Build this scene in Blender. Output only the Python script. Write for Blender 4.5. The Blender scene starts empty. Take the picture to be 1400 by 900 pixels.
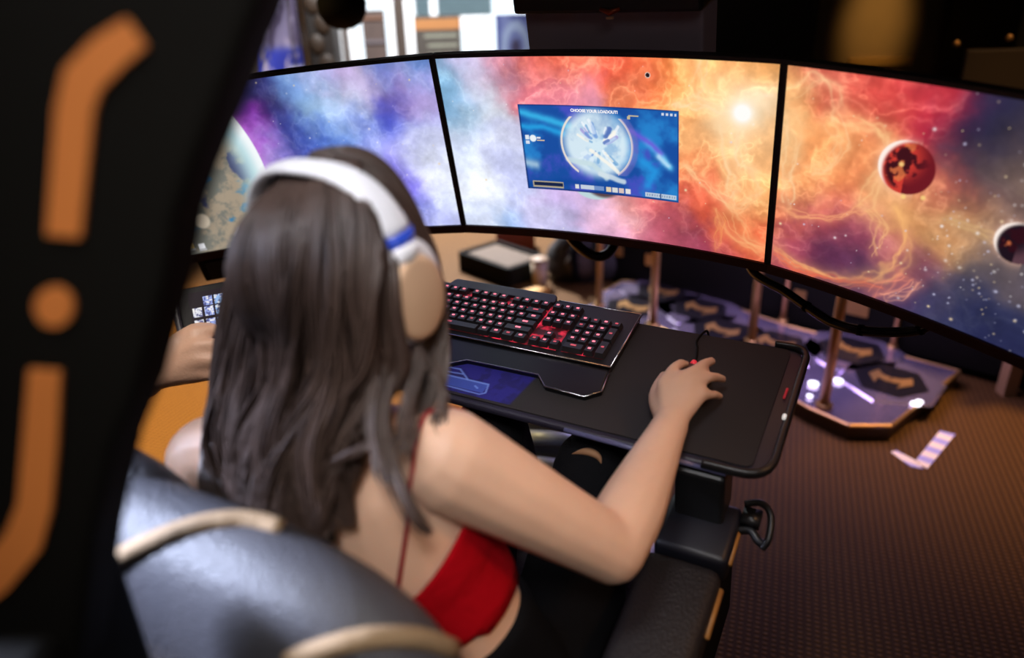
import bpy, bmesh, math, random
import numpy as np
from mathutils import Vector, Matrix

random.seed(7)
rng = np.random.default_rng(7)
scene = bpy.context.scene
COL = scene.collection

# ------------------------------------------------------------------ camera
F, TH, RO, HCAM = 1012.0, 0.4285, -0.030, 1.35      # focal length in pixels, pitch, roll, height
CAM = np.array([0.0, 0.0, HCAM])
_fwd = np.array([0, math.cos(TH), -math.sin(TH)])
_up0 = np.array([0, math.sin(TH), math.cos(TH)])
_r0 = np.array([1.0, 0, 0])
_right = math.cos(RO) * _r0 + math.sin(RO) * _up0
_up = -math.sin(RO) * _r0 + math.cos(RO) * _up0
cd = bpy.data.cameras.new('camera')
cam = bpy.data.objects.new('camera', cd)
COL.objects.link(cam)
cam.matrix_world = Matrix([[_right[0], _up[0], -_fwd[0], 0], [_right[1], _up[1], -_fwd[1], 0],
                           [_right[2], _up[2], -_fwd[2], HCAM], [0, 0, 0, 1]])
cd.sensor_fit = 'HORIZONTAL'
cd.sensor_width = 36
cd.lens = 36 * F / 1400
cd.clip_start = 0.01
cd.dof.use_dof = True
cd.dof.focus_distance = 1.27
cd.dof.aperture_fstop = 1.55
scene.camera = cam

# ------------------------------------------------------------------ sky, lamps, exposure
world = bpy.data.worlds.new('world')
scene.world = world
world.use_nodes = True
world.node_tree.nodes['Background'].inputs[0].default_value = (0.86, 0.93, 1.0, 1)
world.node_tree.nodes['Background'].inputs[1].default_value = 1.9
scene.view_settings.view_transform = 'Standard'
scene.view_settings.look = 'None'
scene.view_settings.exposure = 0.0
scene.view_settings.gamma = 1.0
scene.view_settings.use_curve_mapping = False

def lamp(name, kind, loc, target, energy, color, size=0.3, size_y=None, angle=60, blend=0.5):
    ld = bpy.data.lights.new(name, kind)
    ld.energy = energy
    ld.color = color
    if kind == 'AREA':
        ld.size = size
        if size_y:
            ld.shape = 'RECTANGLE'
            ld.size_y = size_y
    if kind == 'SPOT':
        ld.spot_size = math.radians(angle)
        ld.spot_blend = blend
        ld.shadow_soft_size = size
    o = bpy.data.objects.new(name, ld)
    COL.objects.link(o)
    o.location = loc
    d = Vector(target) - Vector(loc)
    o.rotation_euler = d.to_track_quat('-Z', 'Y').to_euler()
    return o

lamp('ceiling_key', 'SPOT', (-0.26, 0.12, 2.6), (-0.02, 0.78, 0.8), 48, (1.0, 0.97, 1.0), 0.22, angle=34, blend=0.7)
lamp('ceiling_back_spot', 'SPOT', (0.0, -0.60, 2.35), (-0.07, 0.67, 0.90), 98, (1.0, 0.96, 0.94), 0.22, angle=21, blend=0.8)  # added lamp without a fixture, brightens her back and shoulders
lamp('left_cool_spot', 'SPOT', (-1.65, 0.60, 1.62), (-0.27, 0.47, 0.90), 640, (0.66, 0.74, 1.0), 0.16, angle=19, blend=0.8)  # unseen extra spot, coned tightly onto the chair to brighten its leather
lamp('ceiling_fill', 'AREA', (0.3, -1.2, 2.7), (0.3, 1.0, 0.8), 5, (1.0, 0.88, 0.78), 1.4)  # invented ambient fill that lifts the dark parts, not a room lamp
lamp('ceiling_amber_spot', 'SPOT', (-1.3, 2.3, 2.75), (-1.3, 2.3, 0), 1700, (1.0, 0.72, 0.30), 0.1, angle=64, blend=0.8)
lamp('ceiling_warm_wash', 'SPOT', (2.1, 2.4, 2.75), (2.0, 2.35, 0), 330, (1.0, 0.60, 0.26), 0.1, angle=58, blend=1.0)
lamp('shelf_strip_light', 'AREA', (1.0, 2.55, 0.79), (1.0, 2.55, 0), 15, (0.66, 0.52, 1.0), 0.5, 1.0)  # made-up source that lights the platform violet; no strip is modelled
lamp('daylight_at_window', 'SPOT', (-0.5, 5.3, 2.7), (-0.30, 4.15, 0.0), 2100, (0.92, 0.94, 1.0), 0.3, angle=58, blend=0.8)
lamp('right_warm_spot', 'SPOT', (1.35, 0.15, 2.1), (0.10, 0.70, 0.76), 38, (1.0, 0.50, 0.20), 0.15, angle=24, blend=0.8)
lamp('window_wash', 'SPOT', (-0.8, 3.9, 2.7), (-0.8, 5.6, 1.2), 620, (0.95, 0.97, 1.0), 0.1, angle=58, blend=0.8)  # extra spot put in to whiten the window frames
lamp('helper_spot', 'SPOT', (-0.76, 0.72, 2.55), (-0.55, 1.06, 0.87), 110, (1.0, 0.88, 0.78), 0.1, angle=14, blend=0.8)  # added only to brighten the hand with the tablet
lamp('head_spot', 'SPOT', (-0.38, 0.10, 2.6), (-0.18, 0.71, 1.16), 52, (0.88, 0.90, 1.0), 0.12, angle=12.5, blend=0.7)  # unseen spot added to lighten the headband and crown hair
lamp('banner_spot', 'SPOT', (-1.2, 3.4, 2.6), (-1.75, 4.6, 1.1), 420, (0.9, 0.9, 1.0), 0.1, angle=40, blend=0.8)  # unseen lamp put in so the banner comes out brighter
lamp('cabinet_spot', 'SPOT', (1.75, 2.75, 2.35), (1.75, 3.73, 1.17), 200, (1.0, 0.62, 0.18), 0.05, angle=15, blend=1.0)

# ------------------------------------------------------------------ frames and measuring helpers
def ray(u, v):
    return _fwd + _right * ((u - 700) / F) - _up * ((v - 450) / F)

def px(u, v, d):                      # a point at pixel (u, v) of the photograph, d metres along the lens axis
    return CAM + ray(u, v) * d

def ground(u, v, z=0.0):
    r = ray(u, v)
    return CAM + r * ((z - HCAM) / r[2])

def on_wall(u, v, y):
    r = ray(u, v)
    return CAM + r * (y / r[1])

AL, TI = 0.4945, 0.225                # the cockpit is turned 28 degrees and reclined 13 degrees
_ca, _sa, _ct, _st = math.cos(AL), math.sin(AL), math.cos(TI), math.sin(TI)
CK = np.array([[_ca, _sa, 0], [-_sa, _ca, 0], [0, 0, 1.0]]) @ np.array([[1.0, 0, 0], [0, _ct, -_st], [0, _st, _ct]])
K0 = np.array([-0.231, 1.261, 0.814])

def ck(x, y, z):                      # cockpit coordinates (right, forward, up) to world
    return K0 + CK @ np.array([x, y, z])

def to_ck(p):
    return CK.T @ (np.asarray(p) - K0)

def tray_pt(u, v, h):                 # a point at height h over the tray plane
    r = ray(u, v)
    n = CK[:, 2]
    t = ((K0 + n * h - CAM) @ n) / (r @ n)
    return CAM + r * t

def norm(a):
    a = np.asarray(a, float)
    return a / (np.linalg.norm(a) + 1e-12)

CKM = np.eye(4)
CKM[:3, :3] = CK
CKM[:3, 3] = K0
ID = np.eye(4)

def frame(o, x, y, z):
    m = np.eye(4)
    m[:3, 0], m[:3, 1], m[:3, 2], m[:3, 3] = x, y, z, o
    return m

# ------------------------------------------------------------------ materials
MATS = {}

def mat(name, color, rough=0.5, metal=0.0, var=0.12, scale=12.0, bump=0.0, bscale=60.0, emit=None, estr=0.0,
        spec=0.5, sss=0.0, coat=0.0, aniso=None):
    if name in MATS:
        return MATS[name]
    m = bpy.data.materials.new(name)
    m.use_nodes = True
    nt = m.node_tree
    b = nt.nodes['Principled BSDF']
    b.inputs['Roughness'].default_value = rough
    b.inputs['Metallic'].default_value = metal
    b.inputs['Specular IOR Level'].default_value = spec
    if coat:
        b.inputs['Coat Weight'].default_value = coat
    tc = nt.nodes.new('ShaderNodeTexCoord')
    nz = nt.nodes.new('ShaderNodeTexNoise')
    nz.inputs['Scale'].default_value = scale
    nz.inputs['Detail'].default_value = 4
    nt.links.new(tc.outputs['Object'], nz.inputs['Vector'])
    mx = nt.nodes.new('ShaderNodeMix')
    mx.data_type = 'RGBA'
    c = np.array(color[:3], float)
    mx.inputs[6].default_value = (*np.clip(c * (1 - var), 0, 1), 1)
    mx.inputs[7].default_value = (*np.clip(c * (1 + var), 0, 1), 1)
    nt.links.new(nz.outputs['Fac'], mx.inputs[0])
    nt.links.new(mx.outputs[2], b.inputs['Base Color'])
    if bump:
        n2 = nt.nodes.new('ShaderNodeTexNoise')
        n2.inputs['Scale'].default_value = bscale
        n2.inputs['Detail'].default_value = 3
        nt.links.new(tc.outputs['Object'], n2.inputs['Vector'])
        bp = nt.nodes.new('ShaderNodeBump')
        bp.inputs['Strength'].default_value = bump
        bp.inputs['Distance'].default_value = 0.01
        nt.links.new(n2.outputs['Fac'], bp.inputs['Height'])
        nt.links.new(bp.outputs['Normal'], b.inputs['Normal'])
    if emit:
        b.inputs['Emission Color'].default_value = (*emit, 1)
        b.inputs['Emission Strength'].default_value = estr
    if sss:
        b.inputs['Subsurface Weight'].default_value = sss
        b.inputs['Subsurface Radius'].default_value = (0.012, 0.005, 0.003)
        b.inputs['Subsurface Scale'].default_value = 0.6
    MATS[name] = m
    return m

def srgb(r, g, b):
    c = np.array([r, g, b]) / 255.0
    return tuple(np.where(c <= 0.04045, c / 12.92, ((c + 0.055) / 1.055) ** 2.4))

def mat_screen(name, strength=1.0):
    m = bpy.data.materials.new(name)
    m.use_nodes = True
    nt = m.node_tree
    nt.nodes.clear()
    out = nt.nodes.new('ShaderNodeOutputMaterial')
    at = nt.nodes.new('ShaderNodeVertexColor')
    at.layer_name = 'picture'
    em = nt.nodes.new('ShaderNodeEmission')
    em.inputs['Strength'].default_value = strength
    nt.links.new(at.outputs['Color'], em.inputs['Color'])
    gl = nt.nodes.new('ShaderNodeBsdfGlossy')
    gl.inputs['Roughness'].default_value = 0.35
    gl.inputs['Color'].default_value = (0.006, 0.006, 0.006, 1)
    ad = nt.nodes.new('ShaderNodeAddShader')
    nt.links.new(em.outputs[0], ad.inputs[0])
    nt.links.new(gl.outputs[0], ad.inputs[1])
    nt.links.new(ad.outputs[0], out.inputs[0])
    return m

BLACK = mat('black_plastic', (0.012, 0.012, 0.013), 0.35)
MATTE = mat('matte_black', (0.005, 0.0042, 0.003), 0.8, spec=0.12)
RED_CHIN = mat('dark_red_plastic', (0.030, 0.006, 0.004), 0.45)  # red glow along the bottom bezel painted into the plastic colour
SILVER = mat('brushed_silver', (0.6, 0.6, 0.63), 0.25, 1.0)
BRASS = mat('brass', (0.50, 0.28, 0.10), 0.4, 0.75)
LEATHER = mat('black_leather', (0.070, 0.069, 0.080), 0.48, bump=0.35, bscale=260, spec=0.6)
ARMLEATHER = mat('charcoal_leather', (0.014, 0.012, 0.014), 0.5, bump=0.3, bscale=260)
PIPING = mat('tan_piping', (0.36, 0.24, 0.13), 0.75, bump=0.3, bscale=300)
SKIN = mat('skin', (0.71, 0.45, 0.315), 0.5, var=0.06, scale=30, bump=0.05, bscale=350, sss=0.12)
SKIN2 = mat('skin_of_helper', (0.60, 0.37, 0.26), 0.5, var=0.08, scale=40, bump=0.1, bscale=250, sss=0.1)
HAIRM = mat('brown_hair', (0.072, 0.044, 0.034), 0.42, var=0.35, scale=25, spec=0.7)
HAIRD = mat('dark_inner_hair', (0.020, 0.012, 0.009), 0.6)  # shade in the gaps between locks put into a darker base colour
WHITE = mat('white_plastic', (0.92, 0.92, 0.96), 0.4, var=0.02)
TANP = mat('rose_gold_plastic', (0.74, 0.49, 0.31), 0.42, 0.1, var=0.04)
BLUEP = mat('blue_plastic', (0.03, 0.09, 0.65), 0.4)
REDF = mat('red_fabric', (0.34, 0.001, 0.006), 0.85, bump=0.3, bscale=120, spec=0.08)
BLACKF = mat('black_denim', (0.004, 0.004, 0.005), 0.9, bump=0.3, bscale=300, spec=0.08)
GREYF = mat('grey_cotton', (0.09, 0.09, 0.10), 0.85)
ORANGE = mat('orange_trim', (0.62, 0.20, 0.045), 0.5, emit=(0.62, 0.16, 0.03), estr=0.10)
ORANGE2 = mat('amber_leather_trim', (0.38, 0.17, 0.04), 0.5)

# ------------------------------------------------------------------ mesh builder
class MB:
    def __init__(self, fr=ID):
        self.v, self.f, self.m, self.fr = [], [], [], fr

    def add(self, vs, fs, mi=0):
        o = len(self.v)
        self.v += [tuple(map(float, p)) for p in vs]
        self.f += [tuple(o + i for i in f) for f in fs]
        self.m += [mi] * len(fs)
        return self

    def box(self, c, s, R=None, mi=0, taper=1.0):
        h = np.array(s, float) / 2
        R = np.eye(3) if R is None else R
        vs = []
        for z in (-1, 1):
            k = taper if z > 0 else 1
            for x, y in ((-1, -1), (1, -1), (1, 1), (-1, 1)):
                vs.append(np.asarray(c) + R @ (h * np.array([x * k, y * k, z])))
        return self.add(vs, [(3, 2, 1, 0), (4, 5, 6, 7), (0, 1, 5, 4), (1, 2, 6, 5), (2, 3, 7, 6), (3, 0, 4, 7)], mi)

    def prism(self, poly, z0, z1, mi=0, inset=0.0, mi_top=None):
        n = len(poly)
        P = np.array(poly, float)
        c = P.mean(0)
        T = c + (P - c) * (1 - inset)
        vs = [(p[0], p[1], z0) for p in P] + [(p[0], p[1], z1) for p in T]
        fs = [tuple(range(n - 1, -1, -1))] + [(i, (i + 1) % n, n + (i + 1) % n, n + i) for i in range(n)]
        self.add(vs, fs, mi)
        self.f.append(tuple(len(self.v) - n + i for i in range(n)))
        self.m.append(mi if mi_top is None else mi_top)
        return self

    def slab(self, poly3, normal, t, mi=0):          # a 3-D polygon given thickness t along -normal
        P = np.array(poly3, float)
        n = len(P)
        Q = P - np.asarray(normal) * t
        fs = [tuple(range(n)), tuple(range(2 * n - 1, n - 1, -1))] + [(i, n + i, n + (i + 1) % n, (i + 1) % n) for i in range(n)]
        return self.add(list(P) + list(Q), fs, mi)

    def tube(self, pts, rad, n=10, mi=0, flat=None, side=None, cap=True):
        P = np.array(pts, float)
        k = len(P)
        R = np.full(k, rad, float) if np.isscalar(rad) else np.array(rad, float)
        T = np.gradient(P, axis=0)
        T /= np.linalg.norm(T, axis=1)[:, None] + 1e-12
        s = np.array([0, 0, 1.0]) if side is None else np.asarray(side, float)
        if side is None and abs(T[0] @ s) > 0.9:
            s = np.array([1.0, 0, 0])
        rings = []
        for i in range(k):
            a = norm(s - T[i] * (s @ T[i]))
            if side is None:
                s = a
            b = np.cross(T[i], a)
            fa, fb = (1, 1) if flat is None else flat
            ang = np.arange(n) * 2 * math.pi / n
            rings.append(P[i] + R[i] * (np.outer(np.cos(ang) * fa, a) + np.outer(np.sin(ang) * fb, b)))
        vs = [p for r in rings for p in r]
        fs = [(i * n + j, i * n + (j + 1) % n, (i + 1) * n + (j + 1) % n, (i + 1) * n + j) for i in range(k - 1) for j in range(n)]
        if cap:
            fs += [tuple(range(n - 1, -1, -1)), tuple((k - 1) * n + j for j in range(n))]
        return self.add(vs, fs, mi)

    def ball(self, c, r, R=None, nu=16, nv=10, mi=0):
        r = np.full(3, r, float) if np.isscalar(r) else np.array(r, float)
        R = np.eye(3) if R is None else R
        vs = [np.asarray(c) + R @ (r * np.array([0, 0, -1]))]
        for i in range(1, nv):
            t = -math.pi / 2 + math.pi * i / nv
            for j in range(nu):
                p = 2 * math.pi * j / nu
                vs.append(np.asarray(c) + R @ (r * np.array([math.cos(t) * math.cos(p), math.cos(t) * math.sin(p), math.sin(t)])))
        vs.append(np.asarray(c) + R @ (r * np.array([0, 0, 1])))
        fs = [(0, 1 + (j + 1) % nu, 1 + j) for j in range(nu)]
        for i in range(nv - 2):
            for j in range(nu):
                a, b = 1 + i * nu + j, 1 + i * nu + (j + 1) % nu
                fs.append((a, b, b + nu, a + nu))
        e = len(vs) - 1
        fs += [(e, e - nu + j, e - nu + (j + 1) % nu) for j in range(nu)]
        return self.add(vs, fs, mi)

    def limb(self, pts, rad, n=14, flat=None, side=None):     # tapered tube with round ends
        P, R = spline(pts, rad, 6)
        d0, d1 = norm(P[0] - P[1]), norm(P[-1] - P[-2])
        pre = [(P[0] + d0 * R[0] * math.sin(a), R[0] * math.cos(a)) for a in (1.45, 1.0, 0.5)]
        post = [(P[-1] + d1 * R[-1] * math.sin(a), R[-1] * math.cos(a)) for a in (0.5, 1.0, 1.45)]
        PP = [p for p, _ in pre] + list(P) + [p for p, _ in post]
        RR = [r for _, r in pre] + list(R) + [r for _, r in post]
        return self.tube(PP, RR, n, flat=flat, side=side)

    def build(self, name, mats, root=None, origin=None, smooth=False, bevel=0.0, seg=2):
        V = np.array(self.v, float)
        V = V @ self.fr[:3, :3].T + self.fr[:3, 3]
        me = bpy.data.meshes.new(name)
        mats = mats if isinstance(mats, (list, tuple)) else [mats]
        for m in mats:
            me.materials.append(m)
        o = bpy.data.objects.new(name, me)
        COL.objects.link(o)
        if root is not None:
            Mw = np.array(root['_m']).reshape(4, 4)
            o.parent = root
            o['_m'] = [float(x) for x in Mw.flatten()]
        else:
            Mw = np.eye(4)
            if origin is None:
                origin = np.array([*V.mean(0)[:2], V[:, 2].min()])
            Mw[:3, 3] = origin
            o.matrix_world = Matrix(Mw.tolist())
            o['_m'] = [float(x) for x in Mw.flatten()]
        L = (V - Mw[:3, 3]) @ Mw[:3, :3]
        me.from_pydata(L.tolist(), [], self.f)
        me.polygons.foreach_set('material_index', self.m)
        if smooth:
            me.polygons.foreach_set('use_smooth', [True] * len(self.f))
        me.update()
        bm = bmesh.new()
        bm.from_mesh(me)
        bmesh.ops.recalc_face_normals(bm, faces=bm.faces)
        bm.to_mesh(me)
        bm.free()
        if bevel:
            md = o.modifiers.new('bevel', 'BEVEL')
            md.width = bevel
            md.segments = seg
            md.limit_method = 'ANGLE'
            if not smooth:
                md.harden_normals = False
        return o

def spline(pts, rad, sub=6):
    P = np.array(pts, float)
    n = len(P)
    R = np.full(n, rad, float) if np.isscalar(rad) else np.array(rad, float)
    if n < 3:
        t = np.linspace(0, 1, sub + 1)
        return P[0] + np.outer(t, P[1] - P[0]), R[0] + t * (R[1] - R[0])
    Q = np.vstack([2 * P[0] - P[1], P, 2 * P[-1] - P[-2]])
    S = np.concatenate([[R[0]], R, [R[-1]]])
    oP, oR = [], []
    for i in range(n - 1):
        for k in range(sub):
            t = k / sub
            w = np.array([-t + 2 * t * t - t ** 3, 2 - 5 * t * t + 3 * t ** 3, t + 4 * t * t - 3 * t ** 3, -t * t + t ** 3]) / 2
            oP.append(w @ Q[i:i + 4])
            oR.append(w @ S[i:i + 4])
    oP.append(P[-1])
    oR.append(R[-1])
    return np.array(oP), np.array(oR)

def tag(o, label=None, cat=None, group=None, kind=None):
    if label:
        o['label'] = label
    if cat:
        o['category'] = cat
    if group:
        o['group'] = group
    if kind:
        o['kind'] = kind
    return o

def thing(name, label, cat, loc, fr=None, group=None):
    o = bpy.data.objects.new(name, None)
    COL.objects.link(o)
    o.empty_display_size = 0.05
    M = np.eye(4)
    if fr is not None:
        M[:3, :3] = fr[:3, :3]
    M[:3, 3] = loc
    o.matrix_world = Matrix(M.tolist())
    o['_m'] = [float(x) for x in M.flatten()]
    return tag(o, label, cat, group)

def bake(o, voxel, smooth=6, fac=0.5):             # union overlapping pieces into one continuous surface
    r = o.modifiers.new('remesh', 'REMESH')
    r.mode = 'VOXEL'
    r.voxel_size = voxel
    r.use_smooth_shade = True
    s = o.modifiers.new('smooth', 'SMOOTH')
    s.factor = fac
    s.iterations = smooth
    dg = bpy.context.evaluated_depsgraph_get()
    me = bpy.data.meshes.new_from_object(o.evaluated_get(dg))
    o.modifiers.clear()
    old = o.data
    o.data = me
    if not me.materials:
        me.materials.append(old.materials[0])
    return o

def grid(pts, mi=0, close_u=False):                # (rows, cols, 3) -> faces
    nr, nc = pts.shape[:2]
    fs = []
    for i in range(nr - 1):
        for j in range(nc - 1 + (1 if close_u else 0)):
            k = (j + 1) % nc
            fs.append((i * nc + j, i * nc + k, (i + 1) * nc + k, (i + 1) * nc + j))
    return pts.reshape(-1, 3), fs

# ------------------------------------------------------------------ room shell
YB = 5.6
X0, X1, Y0, ZC = -4.2, 4.4, -1.8, 2.85

def mat_carpet():
    m = bpy.data.materials.new('woven_carpet')
    m.use_nodes = True
    nt = m.node_tree
    b = nt.nodes['Principled BSDF']
    b.inputs['Roughness'].default_value = 0.8
    b.inputs['Specular IOR Level'].default_value = 0.22
    tc = nt.nodes.new('ShaderNodeTexCoord')
    mp = nt.nodes.new('ShaderNodeMapping')
    mp.inputs['Rotation'].default_value = (0, 0, 0.35)
    nt.links.new(tc.outputs['Object'], mp.inputs['Vector'])
    hs = []
    for axis, sc in (('X', 34.0), ('Y', 44.0)):
        w = nt.nodes.new('ShaderNodeTexWave')
        w.bands_direction = axis
        w.inputs['Scale'].default_value = sc / 2
        w.inputs['Distortion'].default_value = 0.6
        w.inputs['Detail Scale'].default_value = 4
        nt.links.new(mp.outputs[0], w.inputs['Vector'])
        hs.append(w)
    mul = nt.nodes.new('ShaderNodeMath')
    mul.operation = 'MULTIPLY'
    nt.links.new(hs[0].outputs['Fac'], mul.inputs[0])
    nt.links.new(hs[1].outputs['Fac'], mul.inputs[1])
    nz = nt.nodes.new('ShaderNodeTexNoise')
    nz.inputs['Scale'].default_value = 2.5
    nt.links.new(tc.outputs['Object'], nz.inputs['Vector'])
    mx = nt.nodes.new('ShaderNodeMix')
    mx.data_type = 'RGBA'
    mx.inputs[6].default_value = (0.058, 0.024, 0.004, 1)
    mx.inputs[7].default_value = (0.17, 0.075, 0.017, 1)
    nt.links.new(mul.outputs[0], mx.inputs[0])
    nt.links.new(mx.outputs[2], b.inputs['Base Color'])
    bp = nt.nodes.new('ShaderNodeBump')
    bp.inputs['Strength'].default_value = 0.5
    bp.inputs['Distance'].default_value = 0.004
    nt.links.new(mul.outputs[0], bp.inputs['Height'])
    nt.links.new(bp.outputs['Normal'], b.inputs['Normal'])
    return m

WALLM = mat('brown_wall_paint', (0.055, 0.036, 0.026), 0.8)
CEILM = mat('dark_ceiling_paint', (0.035, 0.027, 0.022), 0.9)
FRAMEM = mat('white_window_frame', (0.88, 0.90, 0.93), 0.5)
fl = MB().box(((X0 + X1) / 2, (Y0 + YB) / 2, -0.05), (X1 - X0, YB - Y0, 0.1)).build('floor', mat_carpet())
tag(fl, 'brown woven carpet floor with small checked weave', kind='structure')
tag(MB().box(((X0 + X1) / 2, (Y0 + YB) / 2, ZC + 0.05), (X1 - X0, YB - Y0, 0.1)).build('ceiling', CEILM), 'dark painted ceiling', kind='structure')
tag(MB().box((X0 - 0.05, (Y0 + YB) / 2, ZC / 2), (0.1, YB - Y0, ZC)).build('wall_left', WALLM), 'dark brown left wall', kind='structure')
tag(MB().box((X1 + 0.05, (Y0 + YB) / 2, ZC / 2), (0.1, YB - Y0, ZC)).build('wall_right', WALLM), 'dark brown right wall', kind='structure')
tag(MB().box(((X0 + X1) / 2, Y0 - 0.05, ZC / 2), (X1 - X0, 0.1, ZC)).build('wall_near', WALLM), 'dark brown wall behind the photographer', kind='structure')
wx = lambda u: on_wall(u, 40, YB)[0]
wz = lambda v: on_wall(620, v, YB)[2]
WIN = [(wx(415), wx(468), 0.3, 2.4), (wx(478), wx(541), 0.3, 2.4), (wx(556), wx(790), 0.3, 2.4)]
wb = MB()
edges = [X0] + [e for w in WIN for e in w[:2]] + [X1]
for i in range(0, len(edges), 2):
    wb.box(((edges[i] + edges[i + 1]) / 2, YB + 0.06, ZC / 2), (edges[i + 1] - edges[i], 0.12, ZC))
for a, b_, z0, z1 in WIN:
    wb.box(((a + b_) / 2, YB + 0.06, z0 / 2), (b_ - a, 0.12, z0))
    wb.box(((a + b_) / 2, YB + 0.06, (z1 + ZC) / 2), (b_ - a, 0.12, ZC - z1))
tag(wb.build('wall_back', WALLM), 'brown shop-front wall with tall windows', kind='structure')
GLASS = bpy.data.materials.new('window_glass')
GLASS.use_nodes = True
_nt = GLASS.node_tree
_g = _nt.nodes['Principled BSDF']
_g.inputs['Transmission Weight'].default_value = 1.0
_g.inputs['Roughness'].default_value = 0.02
_g.inputs['IOR'].default_value = 1.1
_g.inputs['Base Color'].default_value = (0.93, 0.97, 0.98, 1)
for i, (a, b_, z0, z1) in enumerate(WIN):
    fr = MB()
    t = 0.07 if i == 2 else 0.035
    fr.box((a + t / 2, YB - 0.01, (z0 + z1) / 2), (t, 0.1, z1 - z0)).box((b_ - t / 2, YB - 0.01, (z0 + z1) / 2), (t, 0.1, z1 - z0))
    fr.box(((a + b_) / 2, YB - 0.01, z0 + 0.03), (b_ - a, 0.1, 0.06)).box(((a + b_) / 2, YB - 0.01, z1 - 0.03), (b_ - a, 0.1, 0.06))
    if i == 2:
        fr.box((a + 0.20, YB - 0.01, (wz(22) + z1) / 2), (0.05, 0.06, z1 - wz(22)))
        fr.box(((a + b_) / 2, YB - 0.005, wz(24)), (b_ - a, 0.05, 0.02))
    w = fr.build(f'window_{i + 1}', FRAMEM)
    tag(w, ['narrow white-framed shop window beside the hanging banner', 'white-framed shop window with the brown board', 'wide bright white-framed shop window with two posters'][i], kind='structure')
    MB().box(((a + b_) / 2, YB + 0.03, (z0 + z1) / 2), (b_ - a - 2 * t, 0.008, z1 - z0 - 0.12)).build('pane', GLASS, w)
tag(MB().box(((X0 + X1) / 2, YB - 0.012, 0.05), (X1 - X0, 0.024, 0.1)).build('baseboard_back', MATTE), 'black baseboard under the shop windows', kind='structure')
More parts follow.
